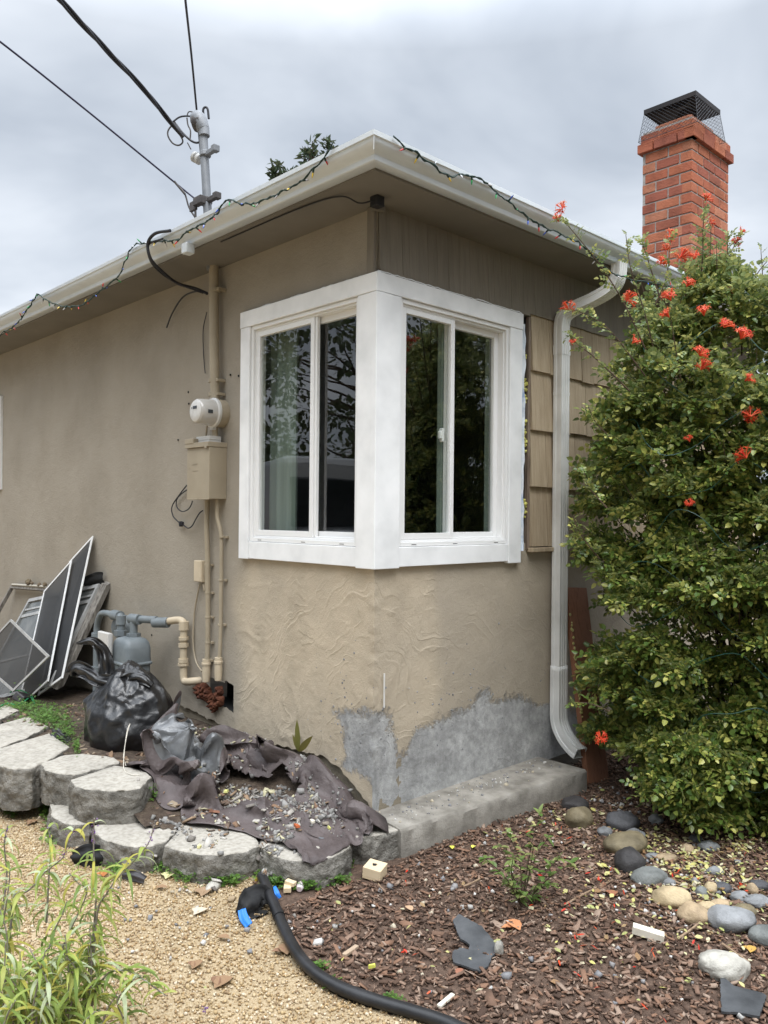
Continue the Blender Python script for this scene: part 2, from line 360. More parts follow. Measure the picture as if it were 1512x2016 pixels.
# -- street side wall
ys = frange(0, 3.6, .0165)+[3.8,4.1,4.5,5.0,5.29,5.6,6.2,7,8,9.5]; zt_ = frange(1.3, ZS, .02); zl_ = frange(0, 1, .0125)[:-1]
zs = [z-1 for z in zl_]+zt_                       # below 1.3 m the rows follow the ragged lower edge
def lw(y, z):
    if z < .5:
        zb = lerp_tab(ZB, y)+.016*noise.noise(Vector((y*14, 0, 3)))+.012*noise.noise(Vector((y*40, 0, 9))); z = zb+(z+1)*(1.3-zb)
    return left_pt(y, z)
def lw_skip(y, z):
    if .085 < y < 1.075 and 1.425 < z < 2.705: return True
    if 5.29 < y < 6.2 and 1.81 < z < 2.72: return True
    if z < 0:
        zz = lerp_tab(ZB, y)+(z+1)*(1.3-lerp_tab(ZB, y)); return 1.235 < y < 1.50 and .405 < zz < .565
    return False
b = MB(); b.grid(lw, ys, zs, lw_skip); o = wall_l = b.build('stucco_wall', STUCCO, house, smooth=60)
add_tone(o, lambda c: max(0, min(1, ss(1.32, 1.05, c.y+.12*noise.noise(c*3))*ss(1.42, 1.30, c.z)*(.78+.45*noise.noise(c*1.8+Vector((3,0,0)))) + .12*ss(2.2, .6, c.z)*(noise.noise(c*1.1)+.4))))
b = MB(); b.box((.024, .0, -.2), (.2, 9.5, .36)); o = b.build('foundation', FOUND, house)
b = MB(); b.box((.012, 1.2, .38), (.20, 1.62, .40)); b.box((.012, 1.2, .57), (.2, 1.62, .59)); b.box((.2, 1.2, .38), (.22, 1.62, .59)); b.box((.012,1.2,.4),(.2,1.225,.57)); b.build('crawl_space_opening', BLACK, house)
b = MB()
for k in range(70):
    y = random.uniform(1.34, 1.63); z = .435+.09*random.random()-.11*random.random()*(1 if 1.38 < y < 1.5 else .2); r = random.uniform(.008, .024)
    b.lathe([(0, r*1.2), (.012+.02*random.random(), r*random.uniform(.7,1)), (.03+.02*random.random(), r*.3)], (-.004, y, z), (-1, random.uniform(-.4,.4), random.uniform(-.4,.4)), n=7)
b.build('rusted_flange', RUST, house, smooth=30)
# -- side wall, stucco below, cedar above
xs = frange(0, 1.9, .0165)+[2.1,2.5,3,3.5,4,4.6]; zr = frange(.09, 1.44, .0165)
b = MB(); b.grid(lambda z, x: right_pt(x, z), zr, xs, lambda z, x: .13 < x < 1.04 and z > 1.40); o = wall_r = b.build('stucco_wall', STUCCO, house, smooth=60)
add_tone(o, lambda c: max(0, min(1, (.42+.40*ss(.52, .40, c.x+.05*noise.noise(c*5)))*(.85+.4*noise.noise(c*2.2)))))
# -- raw cement smeared over the foot of the corner
PL = [(738,1394),(715,1399),(700,1404),(682,1398),(658,1401),(664,1418),(682,1440),(674,1465),(684,1488),(672,1508),(700,1522),(728,1540),(742,1560),(744,1602),(760,1604)]
PLw = [(on_x(*p, 0).y, on_x(*p, 0).z) for p in PL]; PLw[0] = (-.05, PLw[0][1]); PLw[-1] = (-.05, .10); PLw[-2] = (.0, .10)
PR = [(736,1396),(756,1399),(768,1412),(772,1440),(784,1482),(800,1478),(822,1430),(834,1424),(862,1418),(884,1408),(906,1398),(930,1386),(948,1362),(958,1358),(966,1382),(990,1376),(1024,1366),(1050,1384),(1080,1388),(1124,1400),(1180,1404),(1180,1490),(1090,1500),(738,1606)]
PRw = [(on_y(*p, 0).x, on_y(*p, 0).z) for p in PR]; PRw[0] = (-.05, PRw[0][1]); PRw[-1] = (-.05, .09); PRw[-2] = (1.46, .09); PRw[-3] = (2.0, .09); PRw[-4] = (2.0, PRw[-4][1]); PLw[-1] = (-.2,.0); PLw[-2] = (.03,.0); PLw[0] = (-.2, PLw[0][1]); PRw[0] = (-.2, PRw[0][1]); PRw[-1] = (-.2,-.1); PRw[-2] = (1.46,-.1); PRw[-3] = (2.2,-.1)
def sdist(poly, x, y):                            # distance to the outline, positive inside
    d = 9.0; n = len(poly)
    for i in range(n):
        x1, y1 = poly[i]; x2, y2 = poly[(i+1) % n]; dx, dy = x2-x1, y2-y1; t = max(0, min(1, ((x-x1)*dx+(y-y1)*dy)/(dx*dx+dy*dy+1e-12))); d = min(d, math.hypot(x-x1-t*dx, y-y1-t*dy))
    return d if inside(poly, x, y) else -d
def add_cem(o, fn):
    me = o.data; a = me.attributes.new('cem', 'FLOAT', 'POINT'); a.data.foreach_set('value', [fn(v.co) for v in me.vertices])
add_cem(wall_l, lambda c: max(0, min(1, .5+sdist(PLw, c.y, c.z)/.13)) if c.y < .6 and c.z < .9 else 0.0)
add_cem(wall_r, lambda c: max(0, min(1, .5+sdist(PRw, c.x, c.z)/.13)) if c.x < 2.2 and c.z < .95 else 0.0)
b = MB()
for k in range(150):
    if random.random() < .4: y = abs(random.gauss(.2,.16)); z = random.gauss(.55,.14); p = left_pt(y, z, .001); ax_ = (-1,0,0)
    else: x = abs(random.gauss(.6,.5)); z = random.gauss(.60,.16); p = right_pt(x, z, .001); ax_ = (0,-1,0)
    if z < .3: continue
    r = random.choice((.002,.003,.003,.005,.007)); b.lathe([(-.002,r),(.0012,r*.8),(.002,r*.2)], p, ax_, 6)
tag(b.build('cement_spatter', CEMENT, house), kind='stuff')
# -- cedar above the window and the shingles beside it
b = MB()
def shake(b, x0, x1, z0, z1, ybot=.022, ytop=.006):
    vs = [(x0,-ybot,z0),(x1,-ybot,z0),(x1,-ytop,z1),(x0,-ytop,z1),(x0,.0,z0),(x1,.0,z0),(x1,.0,z1),(x0,.0,z1)]
    b.add(vs, [(0,1,2,3),(5,4,7,6),(4,5,1,0),(3,2,6,7),(4,0,3,7),(1,5,6,2)])
x = 0.0
while x < 4.6:
    w = random.choice((.05,.07,.09,.11)); x1 = min(4.6, x+w)
    shake(b, x, x1-.0015, 2.815+random.uniform(-.002,.002), ZS, .021+random.uniform(0,.0015)); x = x1
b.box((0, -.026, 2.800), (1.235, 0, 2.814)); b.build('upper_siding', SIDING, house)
b = MB()
for i, (z0, z1) in enumerate(((1.418,1.80),(1.776,2.155),(2.127,2.51),(2.478,2.84))):
    x = 1.262
    while x < 4.6:
        w = random.uniform(.115, .225); x1 = min(4.6, x+w); dz = random.uniform(-.006,.006)
        shake(b, x, x1-.004, z0+dz, z1, .026+random.uniform(0,.005), .008); x = x1
b.build('shingle_siding', SHINGLE, house)
b = MB(); b.box((1.25,-.045,1.385),(4.6,-.0,1.412)); b.build('sill_ledge', SHINGLE, house, bevel=.004)
# the stripped strip beside the casing: sheathing, wrap, insulation, stud
b = MB(); b.box((1.14,.012,1.40),(1.30,.03,2.80)); b.build('bare_sheathing', BLACK, house)
b = MB(); zz_ = frange(1.395, 2.74, .02)
b.grid(lambda z, u: Vector((1.157+u*.062*(.55+.35*noise.noise(Vector((z*4,1,1)))+.25*noise.noise(Vector((z*13,1,5)))), -.012-.018*math.sin(u*3.1)-.012*noise.noise(Vector((z*9,u*3,2))), z)), zz_, frange(0,1,.125)); b.build('torn_house_wrap', WRAP, house, smooth=60)
b = MB()
for k in range(70):
    z = random.choice((random.uniform(2.28,2.58), random.uniform(1.98,2.18), random.uniform(1.6,1.7))); x = random.uniform(1.20,1.232); r = random.uniform(.006,.013)
    b.lathe([(0,r*.5),(r,r),(2*r,r*.4)], (x, .008, z), (random.uniform(-.5,.5),-1,random.uniform(-.5,.5)), 6)
tag(b.build('insulation', FOAM, house), kind='stuff')
b = MB(); b.box((1.238,-.014,1.40),(1.259,.012,2.80)); b.build('window_stud', RAWWOOD, house, bevel=.003)
# -- soffit, fascia, roof
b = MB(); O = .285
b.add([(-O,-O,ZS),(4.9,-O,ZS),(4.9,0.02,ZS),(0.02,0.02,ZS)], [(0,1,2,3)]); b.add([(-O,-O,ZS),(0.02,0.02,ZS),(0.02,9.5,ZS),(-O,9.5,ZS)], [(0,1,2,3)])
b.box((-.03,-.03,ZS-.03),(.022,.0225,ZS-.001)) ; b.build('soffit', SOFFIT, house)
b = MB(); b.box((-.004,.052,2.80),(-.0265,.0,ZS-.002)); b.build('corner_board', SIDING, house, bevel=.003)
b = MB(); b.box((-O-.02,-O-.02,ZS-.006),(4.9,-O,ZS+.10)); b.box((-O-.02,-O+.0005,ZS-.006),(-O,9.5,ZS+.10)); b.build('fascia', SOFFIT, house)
b = MB(); rz = ZS+.085; sl = math.tan(rad(17)); A = (-.36,-.36,rz); B = (5.0,-.36,rz); Cc = (-.36,9.6,rz); pk = 2.6
b.add([A, B, (5.0,pk,rz+sl*(pk+.36)), (pk,pk,rz+sl*(pk+.36))], [(0,1,2,3)]); b.add([A, (pk,pk,rz+sl*(pk+.36)), (pk,9.6,rz+sl*(pk+.36)), Cc], [(0,1,2,3)])
b.add([(5.0,pk,rz+sl*(pk+.36)),(pk,pk,rz+sl*(pk+.36)),(pk,9.6,rz+sl*(pk+.36)),(5.0,9.6,rz)],[(0,1,2,3)])
roof = b.build('roof', ROOF, house)
# -- gutter: an ogee trough mitred round the corner
G = [(-.012,.006),(.060,.0),(.065,.003),(.067,.024),(.071,.028),(.078,.033),(.092,.041),(.105,.052),(.112,.062),(.114,.071),(.121,.074),(.122,.094),(.114,.096),(.110,.090),(.110,.086)]
b = MB(); vs = []; fs = []; n = len(G); g0 = O+.018
for i, (fx, fy) in enumerate(((None, 9.5), (None, None), (4.9, None))):
    for a, z in G:
        d = g0+a; zz = ZS+.002+z
        if i == 0: vs.append((-d, 9.5, zz+.0))
        elif i == 1: vs.append((-d, -d, zz))
        else: vs.append((4.9, -d, zz))
for i in range(2):
    for k in range(n-1): fs.append((i*n+k, i*n+k+1, (i+1)*n+k+1, (i+1)*n+k))
b.add(vs, fs); gut = b.build('gutter', GUTTER, house, smooth=35)
mo = gut.modifiers.new('solid', 'SOLIDIFY'); mo.thickness = .0025; mo.offset = 0
gm = MB(); gm.sweep([(-g0-.118,-g0-.118,ZS+.012),(-g0-.118,-g0-.118,ZS+.094)], [(-.001,-.001),(.001,-.001),(.001,.001),(-.001,.001)], up=(1,0,0), closed_prof=True); gm.build('mitre_seam', GUTTER, gut)
ol = MB(); p = on_x(374, 497, -.36); ol.box((-.40, p.y-.03, ZS-.055), (-.345, p.y+.03, ZS+.004)); ol.build('gutter_outlet', GUTTER, gut, bevel=.006)
# -- downspout
rw, rd = .0425, .030
def dsp(k=1.0):
    pr = []
    for sx in (-1, 1):
        pass
    w, d, g = rw*k, rd*k, .004
    base = [(-w,-d),(-w*.62,-d),(-w*.55,-d+g),(-w*.45,-d+g),(-w*.38,-d),(-w*.1,-d),(-w*.05,-d+g),(w*.05,-d+g),(w*.1,-d),(w*.38,-d),(w*.45,-d+g),(w*.55,-d+g),(w*.62,-d),(w,-d),
            (w,-d*.4),(w-g,-d*.3),(w-g,d*.3),(w,d*.4),(w,d),(-w,d),(-w,d*.4),(-w+g,d*.3),(-w+g,-d*.3),(-w,-d*.4)]
    return base
XD, YD = 1.512, -.062
dn = MB()
def vrun(b, pts, k=1.0):                          # profile carried with its width kept along the path's own side
    pts = [Vector(p) for p in pts]; pr = dsp(k); n = len(pr); vs = []; fs = []; N = len(pts)
    for i, p in enumerate(pts):
        t = (pts[min(i+1,N-1)]-pts[max(i-1,0)]).normalized(); side = Vector((1,0,0)); side = (side-t*side.dot(t)).normalized(); f = t.cross(side)
        if f.y < 0: f = -f
        for a, c in pr: vs.append(p+side*a+f*c)
    for i in range(N-1):
        for q in range(n):
            q2 = (q+1) % n; fs.append((i*n+q, i*n+q2, (i+1)*n+q2, (i+1)*n+q))
    b.add(vs, fs)
vrun(dn, [(XD,YD,2.66),(XD,YD,2.60)], 1.09); vrun(dn, [(XD,YD,2.625),(XD,YD,.62)]); 
down = dn.build('downspout', DOWNW, house, smooth=35)
ew = MB()
top = catmull([(1.665,-.365,3.145),(1.663,-.355,3.05),(1.645,-.315,2.985),(1.605,-.235,2.935),(1.56,-.145,2.895),(1.525,-.085,2.855),(XD,YD,2.79),(XD,YD,2.60)], 7)
pl = []
for i, p in enumerate(top):
    pl.append(p+Vector((0,0,0)))
vrun(ew, pl, 1.0)
for v_i in range(len(ew.v)):                      # crimp rings in the bends
    pass
ew.build('elbow', DOWNW, down, smooth=35)
for k in range(16):
    i = 8+k; p = top[i]; t = (top[i+1]-top[i-1]).normalized(); rb = MB(); 
ew = MB(); bot = catmull([(XD,YD,.68),(XD,YD,.50),(XD,YD,.38),(XD,YD-.012,.315),(XD-.01,YD-.055,.255),(XD-.02,YD-.12,.205),(XD-.028,YD-.175,.180)], 6); vrun(ew, bot, 1.05)
el = ew.build('elbow', DOWNW, down, smooth=35); s = el.modifiers.new('s', 'SOLIDIFY'); s.thickness = .002
rb = MB()
def rings(b, path, i0, i1, k=1.06):
    for i in range(i0, i1):
        t = (path[i+1]-path[i-1]).normalized()*.004; vrun(b, [path[i]-t, path[i]+t], k)
rings(rb, bot, 14, 34, 1.075); rb.build('crimp', DOWNW, down, smooth=35); rb = MB(); rings(rb, top, 8, 34, 1.025); rb.build('crimp', DOWNW, down, smooth=35)
for z0, z1, k in ((.60,.575,1.07),(2.35,2.37,1.04),(1.5,1.515,1.02)): st = MB(); vrun(st, [(XD,YD,z0),(XD,YD,z1)], k); st.build('strap', DOWNW, down, smooth=35)
# -- the room behind the glass
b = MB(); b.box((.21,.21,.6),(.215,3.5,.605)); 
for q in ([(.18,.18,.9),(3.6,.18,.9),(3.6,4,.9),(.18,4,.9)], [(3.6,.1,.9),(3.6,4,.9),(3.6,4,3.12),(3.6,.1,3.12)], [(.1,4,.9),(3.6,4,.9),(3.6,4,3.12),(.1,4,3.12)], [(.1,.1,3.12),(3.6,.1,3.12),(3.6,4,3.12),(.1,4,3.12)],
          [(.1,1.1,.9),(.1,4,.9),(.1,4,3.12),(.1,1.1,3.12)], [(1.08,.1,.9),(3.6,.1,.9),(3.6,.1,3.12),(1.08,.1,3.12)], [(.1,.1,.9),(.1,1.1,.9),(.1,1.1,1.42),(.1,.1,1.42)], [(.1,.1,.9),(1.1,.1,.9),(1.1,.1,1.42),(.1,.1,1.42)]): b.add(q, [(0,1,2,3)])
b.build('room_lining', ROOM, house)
# -- the corner window: casing boards, two sliders
ZT, ZBm = 2.797, 1.338
cas = MB(); T = .032
def cb(b, side, u0, u1, z0, z1, t=T, t0=0.0):
    if side == 'L': b.box((-t, u0, z0), (-t0, u1, z1))
    else: b.box((u0, -t, z0), (u1, -t0, z1))
for sd_ in 'LR':
    e1 = 1.155 if sd_ == 'L' else 1.153; vi = 1.060 if sd_ == 'L' else 1.035; vc = .108 if sd_ == 'L' else .138
    c = MB(); lo_ = -.0305 if sd_ == 'L' else -.0335
    cb(c, sd_, lo_, e1+.004, 2.702, ZT, T+.002); c.build('head_casing', WHITE, None, bevel=.003).name = 'head_casing'
    c2 = MB(); cb(c2, sd_, vi, e1, ZBm-.012 if sd_ == 'R' else ZBm-.004, 2.700, T); c2.build('side_casing', WHITE, None, bevel=.003)
    c3 = MB(); cb(c3, sd_, vc+.001, vi-.001, ZBm, 1.438, T-.004); c3.build('apron', WHITE, None, bevel=.003)
    c4 = MB(); cb(c4, sd_, -.0318 if sd_ == 'L' else -.0348, vc, ZBm-.006, 2.700, T+.003 if sd_ == 'R' else T); c4.build('corner_casing', WHITE, None, bevel=.003)
win = thing('corner_window', (0,0,1.4), None, None); adopt(win, house); win.location = (0,0,1.4); win.matrix_parent_inverse = Matrix.Identity(4)
for ob in [q for q in COL.objects if q.name.split('.')[0] in ('head_casing','side_casing','apron','corner_casing')]: adopt(ob, win)
# caulk and paint smear along the head
for sd_ in 'LR':
    c = MB(); us = frange(-.02, 1.15, .012)
    def sm(u, k): 
        z = ZT-.003+(.010+.009*noise.noise(Vector((u*7, 1, 2 if sd_ == 'L' else 5)))+.006*noise.noise(Vector((u*30,1,1))))*k
        d = .008+.012*(1-k); return Vector((-d, u, z)) if sd_ == 'L' else Vector((u, -d-.02*(k>.5), z))
    c.grid(sm, us, [0, 1]); cc = c.build('paint_smear', WHITE, win, smooth=60); s = cc.modifiers.new('s','SOLIDIFY'); s.thickness = .003
def uv2w(side, u, n, z): return Vector((n, u, z)) if side == 'L' else Vector((u, n, z))
def ring(b, side, u0, u1, z0, z1, w, n0, n1, wb=None, wt=None):
    wb = wb or w; wt = wt or w
    for a, c, d, e in ((u0, u0+w, z0, z1), (u1-w, u1, z0, z1), (u0+w, u1-w, z0, z0+wb), (u0+w, u1-w, z1-wt, z1)):
        p, q = uv2w(side, a, n0, d), uv2w(side, c, n1, e)
        b.box(tuple(min(p[i], q[i]) for i in range(3)), tuple(max(p[i], q[i]) for i in range(3)))
def slab(b, side, u0, u1, n0, n1, z0, z1):
    p, q = uv2w(side, u0, n0, z0), uv2w(side, u1, n1, z1)
    b.box(tuple(min(p[i], q[i]) for i in range(3)), tuple(max(p[i], q[i]) for i in range(3)))
for side, U0, U1, split, near_lo in (('L', .110, 1.058, .545, False), ('R', .140, 1.033, .575, True)):
    f = MB(); ring(f, side, U0, U1, 1.440, 2.700, .022, -.020, .07); ring(f, side, U0+.022, U1-.022, 1.462, 2.678, .012, -.006, .06)
    slab(f, side, U0+.034, U1-.034, .004, .012, 1.474, 1.482); f.build('frame', VINYL, win, bevel=.002)
    # outer (fixed) sash and inner (sliding) sash
    if side == 'L': oa, ob_, ia, ib = split-.055, U1-.034, U0+.034, split+.01
    else: oa, ob_, ia, ib = U0+.034, split+.005, split-.02, U1-.034
    s1 = MB(); ring(s1, side, oa, ob_, 1.475, 2.666, .030, -.004, .022, .032, .030)
    if side == 'L': slab(s1, side, oa-.018, oa-.001, .004, .024, 1.475, 2.666)
    s1.build('sash', VINYL, win, bevel=.002)
    s2 = MB(); ring(s2, side, ia, ib, 1.475, 2.666, .036, .030, .054, .034, .034); s2.build('sash', VINYL, win, bevel=.002)
    g = MB(); g.add([uv2w(side, oa+.028, .010, 1.505), uv2w(side, ob_-.028, .010, 1.505), uv2w(side, ob_-.028, .010, 2.638), uv2w(side, oa+.028, .010, 2.638)], [(0,1,2,3)]); g.build('pane', GLASS, win)
    g = MB(); g.add([uv2w(side, ia+.034, .042, 1.507), uv2w(side, ib-.034, .042, 1.507), uv2w(side, ib-.034, .042, 2.634), uv2w(side, ia+.034, .042, 2.634)], [(0,1,2,3)]); g.build('pane', GLASS, win)
    k = MB()
    if side == 'R': slab(k, side, .515, .535, .024, .05, 2.0, 2.075); slab(k, side, .500, .520, .026, .045, 2.015, 2.06)
    else: slab(k, side, .5, .52, .03, .05, 2.0, 2.07)
    k.build('latch', VINYL, win, bevel=.006)
    for uu in (U0+.10, U0+.42, U1-.12): d = MB(); slab(d, side, uu, uu+.035, -.0212, -.0205, 1.4475, 1.4505); d.build('weep_slot', BLACK, win)
# a pale curtain drawn to the far edge of the street-side window
b = MB(); b.grid(lambda y, z: Vector((.13+.018*math.sin(y*70)+.008*math.sin(y*31), y, z)), frange(.80, 1.06, .006), [1.2, 2.9]); b.build('curtain', CURTAIN, house, smooth=80)
b = MB(); b.box((.98,.075,1.3),(1.03,.11,2.9)); b.box((.545,.06,1.5),(.58,.09,2.65)); b.build('curtain', CURTAIN, house)
# -- the far window of the street side
w2 = MB(); ring(w2, 'L', 5.292, 6.198, 1.812, 2.718, .05, -.025, .06); slab(w2, 'L', 5.34, 6.15, -.01, .03, 2.27, 2.31); fw = w2.build('window', VINYL, house, bevel=.003)
g = MB(); g.add([(.02,5.34,1.86),(.02,6.15,1.86),(.02,6.15,2.67),(.02,5.34,2.67)], [(0,1,2,3)]); g.build('pane', GLASS, fw)
# -- chimney
CX, CY = 3.617, .12; LW, LR = .445, .70; ch = MB()
mo = MB(); mo.box((CX+.006,CY+.006,2.2),(CX+LR-.006,CY+LW-.006,4.885)); chim = mo.build('chimney', MORTAR, house)
course = .0862; br = MB(); zc_ = 2.2; i = 0
def brick_ring(b, x0, x1, y0, y1, z0, h, shift, bl=.212):
    g = .006
    def run(a0, a1, sh):
        o = []; a = a0-bl*sh
        while a < a1-.01:
            s_, e_ = max(a, a0), min(a+bl, a1)
            if e_-s_ > .03: o.append((s_+g, e_-g))
            a += bl
        return o
    for s_, e_ in run(y0, y1, shift): b.box((x0+random.uniform(-.0015,.0015), s_, z0+g), (x0+.09, e_, z0+h-g))
    for s_, e_ in run(x0, x1, .5-shift if shift < .5 else 0): b.box((s_ if s_ > x0+.02 else s_-.0075+.0135*0, y0+random.uniform(-.0015,.0015), z0+g), (e_, y0+.085, z0+h-g))
while zc_ < 4.66:
    brick_ring(br, CX, CX+LR, CY, CY+LW, zc_, course, .5 if i % 2 else 0.02); zc_ += course; i += 1
ztop = zc_
brick_ring(br, CX-.033, CX+LR+.033, CY-.033, CY+LW+.033, ztop, .088, .3); brick_ring(br, CX-.012, CX+LR+.012, CY-.012, CY+LW+.012, ztop+.088, .08, .6)
br.build('brickwork', BRICK, chim, bevel=.004)
cr = MB(); cr.box((CX-.01,CY-.01,ztop+.004),(CX+LR+.01,CY+LW+.01,ztop+.16)); cr.box((CX+.02,CY+.02,ztop+.15),(CX+LR-.25,CY+LW-.1,ztop+.225)); cr.build('crown', BRICK, chim, bevel=.02)
lid = MB(); zl = 5.05; lx0, lx1, ly0, ly1 = CX-.01, CX+.44, CY-.03, CY+.42
n_ = 12
for k in range(n_):                               # pressed ribs step the lid up to its ridge
    t = k/n_; t2 = (k+1)/n_; q = .48
    lid.add([(lx0+q*.4*t,ly0+q*.4*t,zl+.05*t-.002*(k%2)*3),(lx1-q*.4*t,ly0+q*.4*t,zl+.05*t-.006*(k%2)),(lx1-q*.4*t,ly1-q*.4*t,zl+.05*t-.006*(k%2)),(lx0+q*.4*t,ly1-q*.4*t,zl+.05*t-.006*(k%2)),
             (lx0+q*.4*t2,ly0+q*.4*t2,zl+.05*t2),(lx1-q*.4*t2,ly0+q*.4*t2,zl+.05*t2),(lx1-q*.4*t2,ly1-q*.4*t2,zl+.05*t2),(lx0+q*.4*t2,ly1-q*.4*t2,zl+.05*t2)], [(0,1,5,4),(1,2,6,5),(2,3,7,6),(3,0,4,7)])
lid.box((lx0-.004,ly0-.004,zl-.012),(lx1+.004,ly0,zl+.026)); lid.box((lx0-.004,ly0,zl-.012),(lx0,ly1,zl+.026)); lid.box((lx1,ly0,zl-.012),(lx1+.004,ly1,zl+.026)); lid.box((lx0-.004,ly1,zl-.012),(lx1+.004,ly1+.004,zl+.026))
t = .48*.4; lid.add([(lx0+t,ly0+t,zl+.05),(lx1-t,ly0+t,zl+.05),(lx1-t,ly1-t,zl+.05),(lx0+t,ly1-t,zl+.05)], [(0,1,2,3)])
lo = lid.build('chimney_cap', DARKMET, chim); s = lo.modifiers.new('s','SOLIDIFY'); s.thickness = .006
ms = MB(); zb_ = 4.80; fl = .035
def mesh_face(b, a, c, d, e, nu, nv):
    a, c, d, e = map(Vector, (a, c, d, e))
    P = lambda u, v: (a*(1-u)+c*u)*(1-v)+(e*(1-u)+d*u)*v
    for k in range(-nv, nu+1):
        for sg in (0, 1):
            u0, v0, u1, v1 = k/nu, 0.0, (k+nv)/nu, 1.0
            if u0 < 0: v0 = -u0/(u1-u0); u0 = 0.0
            if u1 > 1: v1 = v0+(v1-v0)*(1-u0)/(u1-u0); u1 = 1.0
            if u1-u0 < 1e-3: continue
            if sg: u0, u1 = 1-u0, 1-u1
            b.tube([P(u0,v0), P(u1,v1)], .0012, 3, cap=False)
    b.tube([a, c], .0025, 4); b.tube([e, d], .003, 4); b.tube([a, e], .002, 4); b.tube([c, d], .002, 4)
bx0, bx1, by0, by1 = lx0-fl, lx1+fl, ly0-fl, ly1+fl
for q in (((bx0,by0,zb_),(bx0,by1,zb_),(lx0,ly1,zl),(lx0,ly0,zl)), ((bx0,by0,zb_),(bx1,by0,zb_),(lx1,ly0,zl),(lx0,ly0,zl)), ((bx1,by0,zb_),(bx1,by1,zb_),(lx1,ly1,zl),(lx1,ly0,zl)), ((bx0,by1,zb_),(bx1,by1,zb_),(lx1,ly1,zl),(lx0,ly1,zl))): mesh_face(ms, *q, 13, 8)
ms.build('spark_screen', GALV, chim)
# -- little junction box and lead tucked under the eave at the corner
b = MB(); b.box((-.11,-.11,ZS-.05),(-.06,-.06,ZS-.001)); b.tube(catmull([(-.12,-.085,ZS-.03),(-.17,-.05,ZS-.045),(-.235,.02,ZS-.012),(-.268,.3,ZS-.006),(-.272,1.0,ZS-.005)],8), .0045, 6); b.build('eave_fixture', mat('black plastic', (.02,.02,.022), rough=.45), house, bevel=.003)
# ================================================================== services on the street-side wall
TANP = mat('tan paint on metal', [(.315,.265,.19), (.37,.315,.23)], rough=.5, scale=5, big=(2, .1), bump=[(60,.1,.003)])
CREAM = mat('cream painted pipe', [(.47,.39,.275), (.56,.47,.34)], rough=.5, scale=12, bump=[(50,.15,.003)])
BLUEG = mat('blue grey enamel', [(.125,.145,.155), (.185,.207,.218)], rough=.5, scale=9, bump=[(40,.12,.003)], speck=(30,.08,(.09,.09,.09)))
GREYP = mat('grey plastic', [(.50,.49,.47), (.58,.57,.55)], rough=.35, scale=4)
CLEAR = mat('meter shell', [(.42,.40,.37), (.50,.48,.45)], rough=.18, scale=5, spec=.6, coat=.5)
FACEM = mat('meter face', [(.52,.51,.49), (.62,.61,.59)], rough=.4, scale=30)
LCD = mat('dark display', (.035,.04,.045), rough=.2)
POLEM = mat('galvanised pipe', [(.17,.18,.195), (.25,.26,.275)], rough=.5, scale=6, metallic=.2, big=(3,.15))
CABLE = mat('black cable', [(.012,.012,.016), (.03,.03,.036)], rough=.55, scale=20)
NAVY = mat('dark blue cable', (.022,.02,.055), rough=.5)
BROWNC = mat('dusty rubber', [(.05,.045,.045), (.10,.09,.085)], rough=.7, scale=30)
# -- electricity meter over its breaker box
em = thing('electric_meter_panel', (-.06, 1.45, 1.7), 'tan breaker box with a round electricity meter above it, fixed to the stucco wall', 'meter')
b = MB(); b.box((-.125,1.338,1.688),(-.0,1.598,2.005)); b.box((-.128,1.340,1.684),(-.118,1.590,1.690))
bx = b.build('breaker_box', TANP, em, bevel=.004)
b = MB(); b.box((-.137,1.335,2.005),(-.0,1.603,2.035)); b.box((-.14,1.50,2.032),(-.03,1.60,2.062)); b.box((-.141,1.346,1.995),(-.137,1.372,2.008)); b.build('box_lid', TANP, bx, bevel=.004)
b = MB()
for z in (1.905,1.90,1.862): b.box((-.127,1.47,z),(-.1245,1.535,z+.003))
b.box((-.128,1.45,1.688),(-.1245,1.47,1.693)); b.box((-.1275,1.57,1.875),(-.1245,1.575,1.882)); tag(b.build('pressed_marks', TANP, bx), kind='stuff')
b = MB(); b.box((-.105,1.375,2.036),(-.02,1.525,2.075)); b.box((-.107,1.372,2.052),(-.018,1.528,2.056)); b.build('test_block', GREYP, em, bevel=.004)
MY, MZ = 1.392, 2.218
b = MB(); b.lathe([(-.005,.086),(.055,.086),(.062,.082)], (0,MY,MZ), (-1,0,0), 36); sk = b.build('meter_socket', TANP, em, smooth=40)
b = MB(); b.lathe([(.058,.084),(.060,.092),(.076,.092),(.080,.086)], (0,MY,MZ), (-1,0,0), 36); b.box((-.078,MY-.015,MZ-.104),(-.056,MY+.02,MZ-.086)); b.build('sealing_ring', GREYP, sk, smooth=40)
b = MB(); b.lathe([(.078,.081),(.150,.078),(.182,.074),(.190,.066),(.192,.058)], (0,MY,MZ), (-1,0,0), 40); dm = b.build('meter_dome', CLEAR, em, smooth=50)
b = MB(); b.lathe([(.1915,.064),(.194,.061),(.1945,.02)], (0,MY,MZ), (-1,0,0), 36); b.build('dial_plate', FACEM, dm, smooth=40)
b = MB(); b.box((-.1965,MY-.022,MZ+.012),(-.1935,MY+.022,MZ+.03)); b.box((-.1965,MY+.032,MZ+.016),(-.1935,MY+.038,MZ+.024)); b.build('display', LCD, dm)
b = MB(); M = Matrix.Translation((0,MY,MZ)); b.box((-.15,-.0805,-.015),(-.118,-.0775,.007), M); b.build('side_label', LCD, dm)
b = MB(); b.tube([(-.05,1.40,2.13),(-.05,1.40,2.07)], .02, 12); b.tube([(-.075,1.45,2.14),(-.08,1.455,2.07)], .006, 6); b.build('hub', TANP, em, smooth=50)
p0, p1 = on_x(415,532,-.055), on_x(417,790,-.05); 
def part_tube(name, pts, r, mt, par, n=12, sm=50): b = MB(); b.tube(pts, r, n); return b.build(name, mt, par, smooth=sm)
